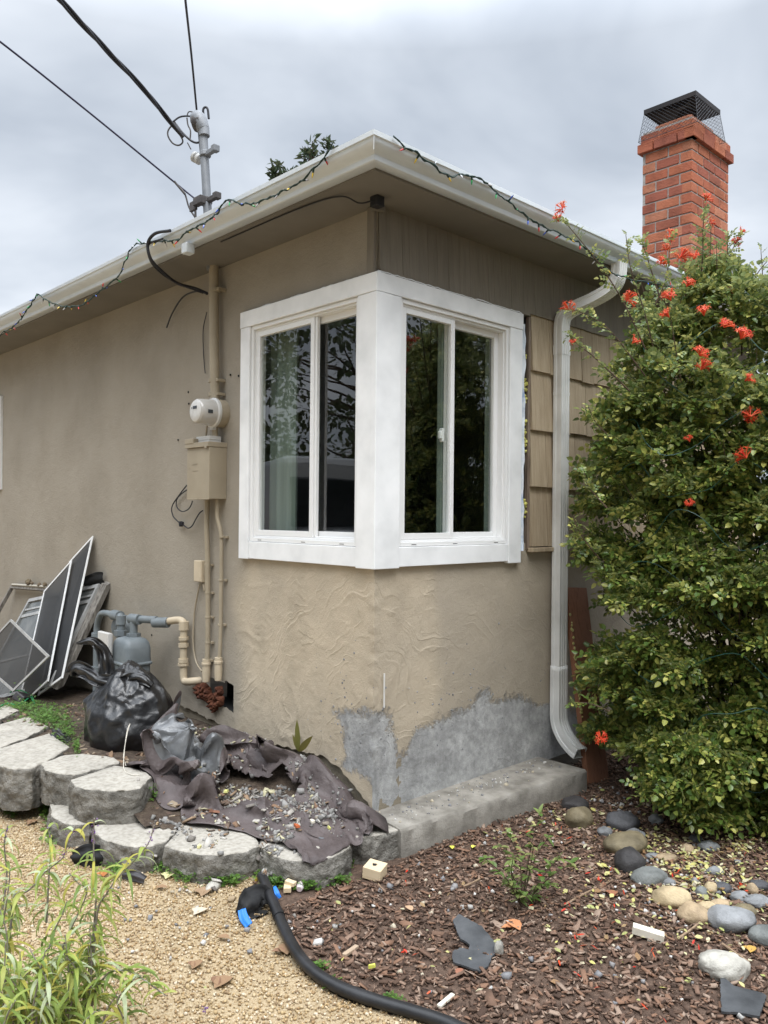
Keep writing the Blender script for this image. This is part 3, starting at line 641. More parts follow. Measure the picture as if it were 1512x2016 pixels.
part_tube('conduit', [(-.05,1.432,ZS),(-.05,1.415,2.6),(-.05,1.40,2.29)], .030, TANP, em, 16)
for z in (2.98,2.42,2.335):
    b = MB(); b.tube([(-.05,1.416,z-.012),(-.05,1.416,z+.012)], .0345, 16); b.box((-.06,1.36,z-.009),(-.001,1.385,z+.009)); b.build('clamp', TANP, em, bevel=.002)
cA = catmull([on_x(408,985,-.035), on_x(407,1040,-.035), on_x(409,1110,-.03), on_x(409,1250,-.03), on_x(407,1318,-.035)], 5); part_tube('conduit', cA, .0165, TANP, em)
cB = catmull([on_x(428,983,-.04), on_x(428,1018,-.04), on_x(435,1050,-.03), on_x(436,1100,-.028), on_x(434,1250,-.028), on_x(431,1310,-.03)], 5); part_tube('conduit', cB, .0125, TANP, em)
for (px, py, r) in ((406,1315,.026),(430,1312,.024)):
    p = on_x(px, py, -.035); b = MB(); b.lathe([(0,r*.75),(.0,r),(.02,r),(.022,r*1.15),(.035,r*1.15),(.036,r),(.06,r),(.085,r*1.05),(.14,r*.9),(.145,r*.5)], p+Vector((0,0,.055)), (0,0,-1), 14); b.build('conduit_fitting', CREAM, em, smooth=40)
for (px, py) in ((437,1057),(435,1142),(408,1112),(409,1167),(409,1215),(409,1265),(408,1300),(433,1230)):
    p = on_x(px, py, -.03); b = MB(); b.tube([p-Vector((0,0,.006)), p+Vector((0,0,.006))], .0185 if px < 420 else .0155, 12); b.box(tuple(p+Vector((.012,-.032,-.007))), tuple(p+Vector((.029,.0,.007)))); b.build('clamp', TANP, em, bevel=.0015)
def tag_mesh(o, label, cat, group=None, kind=None): return tag(o, label, cat, group, kind)
# small junction box and its lead
jb = thing('junction_box', on_x(392,1125,-.02), 'small tan plastic junction box low on the wall, left of the conduits', 'junction box')
q = on_x(384,1103,-.035); b = MB(); b.box((-.04,q.y-.088,1.165),(-.0,q.y+.004,1.300)); b.box((-.043,q.y-.085,1.168),(-.038,q.y+.001,1.297)); b.build('box_cover', CREAM, jb, bevel=.005)
part_tube('lead', catmull([on_x(393,1150,-.02), on_x(391,1160,-.02), on_x(383,1205,-.015), on_x(380,1260,-.014), on_x(385,1300,-.014), on_x(397,1322,-.03)], 6), .0055, TANP, jb, 7)
part_tube('lead', catmull([on_x(400,1150,-.02), on_x(403,1163,-.02), on_x(405,1140,-.02), on_x(404,1110,-.02)], 6), .006, TANP, jb, 7)
# black loops hanging by the breaker box
lp = thing('loose_cable', on_x(355,1000,-.01), 'thin black cable looping off the left edge of the breaker box with a small connector', 'cable')
def zz2(x, y): return (320+x*.1488, 760+y*.1488)
def wallpts(l, x=-.02): return [on_x(*zz2(*p), x) for p in l]
part_tube('cable_loop', catmull(wallpts([(335,1300),(290,1350),(215,1450),(140,1560),(120,1640),(140,1720),(180,1770),(240,1820),(290,1850),(340,1880),(390,1850),(440,1760),(490,1680),(530,1650)]), 5), .0042, CABLE, lp, 6)
part_tube('cable_loop', catmull(wallpts([(330,1370),(270,1410),(200,1480),(180,1560),(210,1630),(270,1660),(340,1630),(380,1570),(395,1520)]), 5), .004, CABLE, lp, 6)
p = wallpts([(250,1820)])[0]; b = MB(); b.box((-.03,p.y-.02,p.z-.012),(-.012,p.y+.02,p.z+.012)); b.box((-.036,p.y-.006,p.z-.02),(-.012,p.y+.006,p.z+.016)); b.build('connector', CABLE, lp, bevel=.003)
# dark lead coming down from the gutter to the conduit, and a loose end
gc = thing('drop_cable', on_x(290,480,-.43), 'black cable hanging from the gutter across to the top of the conduit', 'cable')
part_tube('cable_run', catmull([on_x(335,454,-.44), on_x(305,460,-.46), on_x(291,480,-.465), on_x(297,510,-.44), on_x(320,535,-.35), on_x(350,558,-.2), on_x(385,568,-.09), on_x(408,578,-.06)], 6), .0095, CABLE, gc, 8)
part_tube('cable_run', catmull([on_x(320,470,-.45), on_x(292,483,-.455), on_x(300,520,-.42), on_x(340,553,-.25), on_x(400,577,-.07)], 6), .006, CABLE, gc, 8)
part_tube('loose_end', catmull([on_x(408,576,-.05), on_x(385,574,-.045), on_x(360,585,-.04), on_x(340,615,-.03), on_x(328,645,-.03)], 6), .005, CABLE, gc, 7)
part_tube('loose_end', catmull([on_x(407,615,-.03), on_x(400,650,-.015), on_x(401,700,-.012), on_x(404,735,-.02)], 6), .003, CABLE, gc, 6)
# -- service mast above the roof
sm_ = thing('service_mast', (-.06,1.45,3.2), 'grey steel service mast with weatherhead standing above the left gutter', 'mast')
mb_, mt_ = on_x(411,455,-.06), on_x(400,262,-.06); up = (mt_-mb_).normalized()
part_tube('pole', [mb_-up*.25, mt_], .027, POLEM, sm_, 16)
b = MB(); hp = on_x(402,262,-.06); b.tube([hp-up*.02, hp+up*.03], .034, 16); b.lathe([(0,.036),(.05,.05),(.09,.052),(.12,.04),(.135,.015)], hp+up*.02, (up*.9+Vector((-.25,.35,0))).normalized(), 16); wh = b.build('weatherhead', POLEM, sm_, smooth=50)
fc = hp+up*.075; b = MB(); b.lathe([(0,.052),(.04,.056),(.055,.048)], fc+Vector((-.005,.01,0)), (-.5,.75,-.1), 16); b.build('cable_plate', BROWNC, wh, smooth=40)
def brk(p, mt, s=1.0):
    b = MB(); b.tube([p-up*.015*s, p+up*.015*s], .036*s, 14); b.box((p.x-.014,p.y-.13*s,p.z-.018),(p.x+.014,p.y+.05*s,p.z+.012)); b.box((p.x-.02,p.y-.135*s,p.z-.02),(p.x+.022,p.y-.095*s,p.z+.02)); return b
p = on_x(404,304,-.06); brk(p, POLEM).build('bracket', POLEM, sm_, bevel=.004)
b = MB(); b.lathe([(0,.02),(.01,.034),(.025,.034),(.032,.022),(.04,.034),(.06,.034),(.07,.02)], on_x(380,298,-.06)+Vector((0,0,-.03)), (.3,-.6,-.4), 14); b.build('insulator', GREYP, sm_, smooth=40)
p = on_x(406,396,-.06); bb = brk(p, BROWNC, 1.05); bb.box((p.x-.06,p.y-.03,p.z-.03),(p.x-.02,p.y+.06,p.z+.02)); bb.box((p.x-.05,p.y+.05,p.z-.05),(p.x-.03,p.y+.12,p.z+.01)); bb.build('bracket', BROWNC, sm_, bevel=.004)
# wires looping between the head and the service drop
for l, r in (([(392,236),(375,229),(355,230),(340,240)], .006), ([(345,240),(332,255),(331,268),(340,282),(352,286),(360,278),(352,262),(340,243)], .0055), ([(345,243),(360,262),(378,278),(392,280),(403,266),(404,250)], .0075), ([(402,236),(400,216),(405,211),(409,216),(411,234)], .008), ([(368,228),(372,220),(382,222),(390,232)], .004), ([(368,232),(370,246),(375,258),(374,277)], .005), ([(369,281),(376,294)], .004)):
    part_tube('jumper_wire', catmull([at(x, y, 5.52) for x, y in l] if len(l) > 2 else [at(x, y, 5.52) for x, y in l], 6) if len(l) > 2 else [at(x, y, 5.52) for x, y in l], r, CABLE if r > .0055 else BROWNC, sm_, 7)
# -- the lines
def line(name, pts, r, mt, label, strands=1):
    P_ = catmull(pts, 24); b = MB()
    if strands == 1: b.tube(P_, r, 8)
    else:
        L = 0; acc = [0]
        for a, c in zip(P_, P_[1:]): L += (c-a).length; acc.append(L)
        for s_ in range(strands):
            q = []
            for i, p in enumerate(P_):
                t = (P_[min(i+1,len(P_)-1)]-P_[max(i-1,0)]).normalized(); u = t.cross(Vector((0,0,1))).normalized(); w = t.cross(u); an = acc[i]*5.5+2*math.pi*s_/strands
                q.append(p+(u*math.cos(an)+w*math.sin(an))*r*1.1)
            b.tube(q, r, 7)
    return tag(b.build(name, mt, None, smooth=60), label, 'cable')
line('service_drop', [at(70,-52,4.0), at(118,0,4.2), at(215,104,4.75), at(285,178,5.15), at(322,224,5.42), at(362,270,5.5)], .0085, CABLE, 'thick twisted black power line, the middle of the three lines running to the mast', 3)
line('phone_line', [at(359,-70,3.9), at(365,0,4.3), at(377,110,4.9), at(387,215,5.42), at(396,310,5.50), at(401,360,5.52), at(408,402,5.55), at(418,418,5.5)], .0066, CABLE, 'single black line dropping steeply down the front of the mast')
line('thin_line', [at(-90,20,4.4), at(0,82,4.7), at(170,217,5.2), at(345,360,5.6), at(385,392,5.62)], .0062, NAVY, 'thin dark blue line, lowest of the lines reaching the mast')
b = MB(); b.tube(catmull([at(347,362,5.6), at(363,380,5.6), at(372,408,5.6), at(384,428,5.6)], 8), .006, 7); b.tube([at(343,357,5.59), at(364,382,5.59)], .008, 7); b.tube([at(384,395,5.6), at(385,428,5.6)], .008, 7); tag(b.build('wire_clamp', BROWNC, None, smooth=60), 'slack brown tail and clamp where the thin blue line meets the mast', 'wire clamp')
# -- gas meter
gm_ = thing('gas_meter', (-.2,2.17,.3), 'blue grey gas meter on pipes between the window screens and the conduits', 'meter')
def shell(b, c, w, d, zs, n=28, e=3.0):
    vs = []; fs = []
    for z, k in zs:
        for i in range(n):
            a = 2*math.pi*i/n; ca, sa = math.cos(a), math.sin(a)
            vs.append((c[0]+math.copysign(abs(ca)**(2/e), ca)*d*k, c[1]+math.copysign(abs(sa)**(2/e), sa)*w*k, z))
    for j in range(len(zs)-1):
        for i in range(n): fs.append((j*n+i, j*n+(i+1)%n, (j+1)*n+(i+1)%n, (j+1)*n+i))
    fs.append(tuple(range(n-1,-1,-1))); fs.append(tuple((len(zs)-1)*n+i for i in range(n))); b.add(vs, fs)
gx, gy = -.235, 2.10
b = MB(); shell(b, (gx,gy), .125, .10, [(.40,.8),(.41,.93),(.60,.95),(.605,1.05),(.618,1.05),(.622,.97),(.71,.95),(.745,.88),(.768,.72),(.778,.45)], e=5.0)
for dy in (-.045,.0,.045): b.box((gx-.100,gy+dy-.012,.42),(gx-.088,gy+dy+.012,.60))
b.build('meter_body', BLUEG, gm_, smooth=40, bevel=.003)
b = MB(); b.box((gx-.135,gy+.06,.56),(gx-.10,gy+.205,.80)); b.box((gx-.150,gy+.03,.62),(gx-.12,gy+.185,.81)); ix = b.build('index_box', GREYP, gm_, bevel=.006)
b = MB(); b.box((gx-.153,gy+.07,.66),(gx-.149,gy+.14,.70)); b.build('index_window', LCD, ix)
b = MB(); b.box((gx-.142,gy+.10,.575),(gx-.134,gy+.118,.60)); b.build('red_dial', mat('red mark', (.5,.06,.03)), ix)
b = MB(); b.lathe([(0,.06),(.012,.085),(.03,.085),(.045,.05),(.06,.035)], (-.13,2.42,.80), (-.75,-.5,.1), 24); b.build('regulator', BLUEG, gm_, smooth=40)
part_tube('inlet_pipe', catmull([(-.22,2.665,.10),(-.22,2.665,.40),(-.22,2.665,.70),(-.22,2.655,.80),(-.22,2.60,.875),(-.22,2.52,.893),(-.22,2.40,.893)],6), .0225, BLUEG, gm_, 14)
part_tube('outlet_pipe', [(-.22,2.325,.893),(-.22,2.30,.893),(-.22,2.288,.88),(-.22,2.285,.85),(-.22,2.285,.75)], .026, BLUEG, gm_, 14)
for (z0, z1, r) in ((.66,.74,.036),(.42,.50,.038)): part_tube('coupling', [(-.22,2.665,z0),(-.22,2.665,z1)], r, BLUEG, gm_, 12)
part_tube('coupling', [(-.22,2.40,.893),(-.22,2.30,.893)], .036, BLUEG, gm_, 14); part_tube('coupling', [(-.22,2.285,.90),(-.22,2.285,.84)], .034, BLUEG, gm_, 14)
part_tube('union_nut', [(-.22,2.285,.80),(-.22,2.285,.765)], .046, BLUEG, gm_, 6, 20); part_tube('union_nut', [(-.22,2.10,.80),(-.22,2.10,.765)], .046, BLUEG, gm_, 6, 20)
part_tube('outlet_pipe', catmull([(-.22,2.10,.77),(-.22,2.10,.85),(-.22,2.10,.895)],4), .026, BLUEG, gm_, 14); part_tube('coupling', [(-.222,2.14,.893),(-.205,2.05,.893)], .034, BLUEG, gm_, 14)
part_tube('outlet_pipe', [(-.222,2.11,.895),(-.14,1.94,.897)], .025, BLUEG, gm_, 14); part_tube('coupling', [(-.15,1.96,.88),(-.10,1.86,.885)], .034, BLUEG, gm_, 14)
part_tube('house_pipe', catmull([(-.10,1.87,.892),(-.07,1.80,.905),(-.055,1.765,.90),(-.05,1.75,.87),(-.05,1.748,.70),(-.05,1.745,.55)],6), .024, CREAM, gm_, 14)
for z0, z1, r in ((.90,.845,.032),(.80,.78,.034),(.76,.735,.034),(.66,.635,.033),(.63,.615,.036)): part_tube('coupling', [(-.05,1.748,z0),(-.05,1.748,z1)], r, CREAM, gm_, 12, 30)
part_tube('house_pipe', catmull([(-.05,1.746,.57),(-.05,1.74,.53),(-.05,1.715,.515),(-.045,1.66,.525),(.01,1.62,.53)],6), .024, CREAM, gm_, 14)
part_tube('stop_cock', [(-.30,2.665,.46),(-.15,2.665,.46)], .018, BLUEG, gm_, 10)
# -- a bare hole, nail heads and the pale mark in the stucco belong to the wall
for (px, py) in ((372,795),(371,772),(351,866),(470,740),(299,1250),(454,738)):
    p = on_x(px, py, -.002); b = MB(); b.lathe([(0,.007),(.004,.006)], p, (-1,0,0), 8); b.build('nail_hole', BLACK, house)
# ================================================================== ground
DIRT = mat('dry dirt', [(.10,.075,.05), (.17,.13,.09), (.13,.12,.06)], rough=1, scale=3, bump=[(30,.6,.02)])
MULCHG = mat('mulch bed', [(.055,.034,.024), (.10,.064,.045), (.145,.095,.068)], rough=1, scale=34, detail=6, bump=[(70,.9,.012),(25,.6,.02)])
CHIP = mat('bark chip', [(.075,.048,.035), (.12,.08,.06)], rough=.9, scale=40, stretch=(1,1,1), rpi=[(.05,.030,.021),(.135,.08,.055),(.20,.122,.085),(.27,.18,.13),(.08,.048,.032),(.16,.095,.064),(.24,.135,.085),(.34,.25,.19)], mixrpi=.75, spec=.25)
GRAVG = mat('decomposed granite', [(.22,.15,.075), (.33,.24,.135), (.43,.345,.225), (.27,.19,.10)], rough=1, scale=120, detail=3, bump=[(170,.9,.006)], big=(1.6,.2))
GRAIN = mat('granite grain', [(.42,.28,.13), (.56,.42,.25)], rough=.85, scale=60, rpi=[(.32,.215,.105),(.42,.315,.175),(.52,.43,.30),(.26,.165,.08),(.37,.265,.14),(.60,.52,.40),(.34,.245,.135),(.46,.365,.23),(.18,.12,.07)], mixrpi=.8, spec=.3)
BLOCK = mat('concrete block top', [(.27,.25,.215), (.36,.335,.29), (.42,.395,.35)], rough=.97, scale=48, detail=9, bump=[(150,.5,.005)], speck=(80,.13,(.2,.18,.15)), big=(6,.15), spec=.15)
BLOCKF = mat('shaded split block face', [(.12,.112,.098), (.20,.188,.165), (.29,.275,.245)], rough=1, scale=20, detail=9, bump=[(120,.8,.010),(45,.8,.016)], speck=(60,.14,(.36,.34,.31)), big=(4,.3), spec=.15)  # darker than the tops: rough-face self-shadow and damp put into the colour
CURB = mat('old curb concrete', [(.15,.138,.118), (.235,.218,.19), (.31,.29,.255)], rough=.95, scale=11, detail=8, bump=[(90,.5,.006)], speck=(45,.16,(.20,.18,.15)), big=(2.5,.25), spec=.2)
SOILM = mat('bed soil', [(.035,.025,.018), (.07,.05,.036), (.11,.085,.06)], rough=1, scale=25, bump=[(60,.8,.02)])
POLY = mat('black poly edging', [(.010,.010,.011), (.022,.022,.024)], rough=.42, scale=14, rough_var=.12, big=(8,.3), bump=[(30,.12,.004)], spec=.4)
EDGE = [(-.60,.12)]+[tuple(on_z(*p, .022))[:2] for p in ((515,1738),(535,1780),(557,1825),(585,1878),(620,1917),(660,1942),(700,1959),(755,1977),(807,1992),(870,2012),(950,2045))]
EDGE += [(EDGE[-1][0]+.12,EDGE[-1][1]-.25),(EDGE[-1][0]+.2,EDGE[-1][1]-.8),(EDGE[-1][0]+.3,-4)]
def edge_x(y):
    for (x0,y0),(x1,y1) in zip(EDGE, EDGE[1:]):
        if y1 <= y <= y0: return x0+(x1-x0)*(y-y0)/(y1-y0)
    return EDGE[0][0] if y > EDGE[0][1] else EDGE[-1][0]
def gz(x, y): return .014*noise.noise(Vector((x*1.3,y*1.3,3)))+.006*noise.noise(Vector((x*6,y*6,1)))
g = MB(); g.add([(-70,-70,-.06),(70,-70,-.06),(70,70,-.06),(-70,70,-.06)],[(0,1,2,3)]); tag(g.build('ground', DIRT), kind='structure')
g = MB(); g.grid(lambda x, y: Vector((x, y, gz(x,y)-.004)), frange(-1.2,3.2,.04)+[3.6,4.2,5,6,8], [-6,-5,-4,-3.4]+frange(-3,.0,.04), lambda x, y: x < edge_x(y)-.03); tag(g.build('mulch_bed', MULCHG, smooth=80), kind='structure')
g = MB(); g.grid(lambda x, y: Vector((x, y, gz(x,y)-.002)), [-9,-7,-5.5,-4.5,-3.6]+frange(-3.2,-.4,.04), [-6,-5,-4,-3.2]+frange(-2.6,3,.04)+[3.6,4.5,6,9,14], lambda x, y: x > edge_x(y)+.01); tag(g.build('gravel_path', GRAVG, smooth=80), kind='structure')
# bark chips: more than anyone could count
N = 36000
X_ = rng.uniform(-1.0, 2.6, N); Y_ = rng.uniform(-2.7, .0, N); keep = np.array([x > edge_x(y)+.035 and not (y > -.27 and x < 1.45) for x, y in zip(X_, Y_)])
X_, Y_ = X_[keep], Y_[keep]; n = len(X_); Z_ = np.array([gz(x,y) for x, y in zip(X_, Y_)])+rng.uniform(.0,.009,n)
chip_v = [(-.5,-.42,-.5),(.42,-.5,-.5),(.5,.38,-.5),(-.4,.5,-.5),(-.46,-.36,.5),(.40,-.44,.5),(.44,.34,.5),(-.36,.44,.5)]; chip_f = [(0,3,2,1),(4,5,6,7),(0,1,5,4),(1,2,6,5),(2,3,7,6),(3,0,4,7)]
ln = rng.gamma(2.0, .0078, n)+.005
S_ = np.stack([ln, ln*rng.uniform(.18,.5,n), rng.uniform(.0025,.006,n)],1)
o = scatter('bark_mulch', chip_v, chip_f, np.stack([X_,Y_,Z_],1), rotm(rng.normal(0,.28,n), rng.normal(0,.28,n), rng.uniform(0,6.3,n)), S_, CHIP, jitter=.12); tag(o, 'brown bark mulch covering the bed in front of the wall', kind='stuff')
# grains of the path
N = 62000
X_ = rng.uniform(-2.6,-.55,N); Y_ = rng.uniform(-2.0,2.9,N); 
vis = np.array([x < edge_x(y)-.005 and not (y > .95 and x > -1.05) and (y < 1.3 or rng.random() < .5) for x, y in zip(X_,Y_)]); X_, Y_ = X_[vis], Y_[vis]; n = len(X_)
Z_ = np.array([gz(x,y) for x, y in zip(X_,Y_)])+.0015
oc_v = [(1,0,0),(-1,0,0),(0,1,0),(0,-1,0),(0,0,1),(0,0,-1)]; oc_f = [(0,2,4),(2,1,4),(1,3,4),(3,0,4),(2,0,5),(1,2,5),(3,1,5),(0,3,5)]
s0 = rng.gamma(6,.00058,n)+.0014
o = scatter('gravel', oc_v, oc_f, np.stack([X_,Y_,Z_],1), rotm(rng.uniform(0,6,n),rng.uniform(0,6,n),rng.uniform(0,6,n)), s0[:,None]*rng.uniform(.65,1.25,(n,3)), GRAIN); tag(o, 'golden gravel covering the path', kind='stuff')
# black edging between path and mulch
E3 = [(x, y, .022) for x, y in EDGE[1:]]; E3[0] = (E3[0][0],E3[0][1],.05); E3[1] = (E3[1][0],E3[1][1],.04)
pth = catmull(E3, 8)
ed = thing('garden_edging', (-.8,-.8,0), 'black plastic garden edging curving between gravel path and bark mulch', 'edging')
b = MB(); b.sweep(pth, [(math.cos(a)*.0215, math.sin(a)*.020+.004) for a in [2*math.pi*k/14 for k in range(14)]], closed_prof=True); b.build('bead', POLY, ed, smooth=60)
b = MB(); b.sweep(pth, [(-.004,-.09),(.004,-.09),(.004,-.01),(-.004,-.01)], closed_prof=True); b.build('fin', POLY, ed)
b = MB(); t = (pth[14]-pth[12]).normalized()*.012; b.tube([pth[13]-t+Vector((0,0,.004)), pth[13]+t+Vector((0,0,.004))], .0235, 14); b.build('joint_sleeve', POLY, ed, smooth=60)
# ================================================================== raised bed and its blocks
def soil(x, y):
    return lerp_tab([(-.3,.085),(.3,.095),(.6,.14),(.95,.235),(1.5,.265),(2.5,.255),(3.2,.20),(4,.09),(6,.0),(9,-.02)], y)+.06*ss(-.30,-.02,x)*ss(.0,.25,y)*ss(1.0,.6,y)+.018*noise.noise(Vector((x*3,y*3,1)))+.006*noise.noise(Vector((x*12,y*12,4)))
g = MB(); g.grid(lambda x, y: Vector((x, y, soil(x,y))), frange(-.95,.04,.03), frange(-.12,6.5,.03), lambda x, y: x < -.92 or y < .6-(x+.92)*1.277); soil_o = tag(g.build('planting_bed', SOILM, smooth=80), kind='structure')
BL = dict(
 U1=([(138,1534),(146,1545),(168,1552),(214,1556),(252,1555),(276,1550),(300,1529),(283,1515),(226,1506)],.28,.12,'grey split-face block on the upper course, the one nearest the crumpled tarp'),
 U2=([(79,1503),(88,1514),(110,1521),(146,1525),(237,1501),(226,1490),(163,1483),(126,1486)],.28,.10,'grey split-face block on the upper course, under the front of the black bag'),
 U3=([(-30,1488),(0,1472),(97,1443),(138,1469),(100,1494),(63,1511),(30,1513),(8,1510),(-20,1500)],.28,.06,'long grey block on the upper course, beside the clover and left of the bag'),
 U4=([(-50,1455),(0,1425),(55,1410),(95,1429),(60,1448),(0,1472),(-35,1480)],.28,.06,'grey block with dead bark bits on top, second from the left edge'),
 U5=([(-70,1420),(0,1392),(15,1388),(38,1398),(0,1415),(-60,1440)],.28,.06,'grey block half out of frame at the far left of the row'),
 L0=([(97,1583),(112,1580),(150,1590),(190,1612),(175,1622),(130,1620),(104,1608)],.12,-.05,'low grey block mostly buried under the upper course'),
 L1=([(184,1624),(200,1619),(270,1616),(354,1627),(328,1656),(300,1664),(270,1666),(240,1662),(205,1652),(190,1643)],.12,-.05,'pale grey lower block dusted with sawdust, below the upper course'),
 L2=([(362,1619),(420,1615),(497,1615),(510,1664),(480,1676),(440,1682),(400,1681),(365,1675),(322,1665),(345,1640)],.12,-.05,'broad grey lower block with a white stain, left of the hanging tarp corner'),
 L3=([(512,1622),(514,1667),(535,1682),(570,1692),(620,1694),(655,1686),(688,1668),(692,1625)],.12,-.05,'rounded grey lower block under the hanging tarp corner'),
 L4=([(694,1646),(716,1648),(752,1641),(786,1633),(766,1612),(694,1620)],.12,-.05,'small squared block between the tarp and the long curb'))
blocks = []
def block(poly, zt, zb, sd):
    w = [on_z(*p, zt) for p in poly]; n = len(w)
    if sum(w[i].x*w[(i+1)%n].y-w[(i+1)%n].x*w[i].y for i in range(n)) < 0: w.reverse()
    ring_ = []
    for i in range(n):
        a, c = w[i], w[(i+1) % n]; k = max(1, int((c-a).length/.010))
        for j in range(k): ring_.append(a+(c-a)*(j/k))
    n = len(ring_); cen = sum(ring_, Vector())/n; hs = frange(zb, zt-.006, .010); b = MB(); vs = []; fs = []
    for hi, h in enumerate(hs):
        for i in range(n):
            p = ring_[i]; t = (ring_[(i+1)%n]-ring_[i-1]).normalized(); nr = Vector((t.y,-t.x,0)); q = Vector((p.x,p.y,h))
            d = .010*noise.noise(q*15+Vector((sd,0,0)))+.008*noise.noise(q*38+Vector((0,sd,0)))+.006*noise.noise(q*90)+.006*math.sin(math.pi*min(1,max(0,(h-zb)/(zt-zb))))
            if hi == len(hs)-1: d = d*.6-.002
            vs.append((p.x+nr.x*d, p.y+nr.y*d, h))
    off = [0.006, .03, .07]
    for oi, s_ in enumerate(off):
        for i in range(n):
            p = ring_[i]; v = (cen-p); v.z = 0; L = v.length; p2 = p+v*min(.8, s_/L); vs.append((p2.x, p2.y, zt+.0025*noise.noise(p2*22)+(0 if oi else -.0015)))
    m_ = len(hs)+len(off)
    for j in range(m_-1):
        for i in range(n): fs.append((j*n+i, j*n+(i+1)%n, (j+1)*n+(i+1)%n, (j+1)*n+i))
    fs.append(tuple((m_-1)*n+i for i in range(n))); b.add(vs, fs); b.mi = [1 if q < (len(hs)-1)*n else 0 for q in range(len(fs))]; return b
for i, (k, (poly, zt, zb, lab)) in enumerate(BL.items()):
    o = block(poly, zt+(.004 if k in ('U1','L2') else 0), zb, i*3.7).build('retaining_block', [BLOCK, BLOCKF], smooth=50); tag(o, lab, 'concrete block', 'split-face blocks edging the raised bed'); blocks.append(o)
# long curb along the side wall
g = MB()
cp = [(-.045,-.247),(.3,-.268),(.8,-.302),(1.40,-.335),(1.40,.02),(-.02,.02)]
ring_ = []
for a, c in zip(cp, cp[1:]+cp[:1]):
    k = max(1, int(math.dist(a, c)/.03)); ring_ += [(a[0]+(c[0]-a[0])*j/k, a[1]+(c[1]-a[1])*j/k) for j in range(k)]
vs = []; fs = []; n = len(ring_)
for z, ins in ((-.06,0),(.0,0),(.06,0),(.112,.0),(.124,.010),(.128,.05)):
    for x, y in ring_:
        p = Vector((x,y,z)); d = .0035*noise.noise(p*14)+.002*noise.noise(p*40); vs.append((x*(1-ins*.25)+ins*.1, y+(ins if y < -.1 else 0)+d, z+.002*noise.noise(p*9)))
for j in range(5):
    for i in range(n): fs.append((j*n+i, j*n+(i+1)%n, (j+1)*n+(i+1)%n, (j+1)*n+i))
fs.append(tuple(5*n+i for i in range(n))); g.add(vs, fs); curb = tag(g.build('concrete_curb', CURB, smooth=40), 'long grey concrete curb along the foot of the side wall', 'curb')
# ================================================================== tarp, let fall over the blocks as cloth
TARP = mat('brown tarp', [(.055,.043,.042), (.088,.070,.068), (.13,.108,.105)], rough=.55, scale=6, detail=8, bump=[(55,.5,.006),(20,.55,.012)], speck=(34,.09,(.24,.21,.19)), spec=.35)
SILV = mat('silver tarp', [(.10,.103,.108), (.15,.154,.158), (.21,.214,.22)], rough=.38, scale=6, metallic=.3, bump=[(26,.35,.01),(9,.3,.02)], speck=(20,.06,(.38,.38,.38)))
TDARK = mat('dark tarp underside', [(.030,.028,.030), (.05,.046,.048)], rough=.5, scale=8, bump=[(30,.3,.01)])
def collider(o, th=.008):
    c = o.modifiers.new('collision', 'COLLISION'); o.collision.thickness_outer = th; o.collision.cloth_friction = 40; o.collision.damping = .9; return c
def drape(nu, nv, fn, cols_, frames, stiff=12, bend=.6, self_col=True, pin=None):
    b = MB(); us, vs = frange(0,1,1/nu), frange(0,1,1/nv); b.grid(lambda u, v: Vector(fn(u, v)), us, vs)
    me = bpy.data.meshes.new('cloth'); me.from_pydata(b.v, [], b.f); o = bpy.data.objects.new('cloth_start', me); COL.objects.link(o)
    for c in cols_: collider(c)
    cl = o.modifiers.new('cloth', 'CLOTH'); s = cl.settings; s.quality = 7; s.mass = .25; s.air_damping = 2.5
    s.tension_stiffness = s.compression_stiffness = stiff; s.shear_stiffness = stiff*.5; s.bending_stiffness = bend; s.tension_damping = s.compression_damping = 8
    cs = cl.collision_settings; cs.distance_min = .007; cs.collision_quality = 3; cs.use_self_collision = self_col; cs.self_distance_min = .006
    if pin:
        vg = o.vertex_groups.new(name='pin'); vg.add([i*(nv+1)+j for i in range(nu+1) for j in range(nv+1) if pin(i/nu, j/nv)], 1.0, 'REPLACE'); s.vertex_group_mass = 'pin'
    cl.point_cache.frame_start = 1; cl.point_cache.frame_end = frames
    for f in range(1, frames+1): SC.frame_set(f)
    dg = bpy.context.evaluated_depsgraph_get(); ev = o.evaluated_get(dg); me2 = ev.to_mesh(); co = [v.co.copy() for v in me2.vertices]; ev.to_mesh_clear()
    bpy.data.objects.remove(o)
    for c in cols_:
        for md in list(c.modifiers):
            if md.type == 'COLLISION': c.modifiers.remove(md)
    SC.frame_set(1)
    return co
def relax(co, nu, nv, it):
    P = np.array(co).reshape(nu+1, nv+1, 3)
    for _ in range(it):
        Q = P.copy(); Q[1:-1,1:-1] = (P[:-2,1:-1]+P[2:,1:-1]+P[1:-1,:-2]+P[1:-1,2:])/4; Q[0,1:-1] = (P[0,:-2]+P[0,2:])/2; Q[-1,1:-1] = (P[-1,:-2]+P[-1,2:])/2; Q[1:-1,0] = (P[:-2,0]+P[2:,0])/2; Q[1:-1,-1] = (P[:-2,-1]+P[2:,-1])/2; P = P*.35+Q*.65
    return P
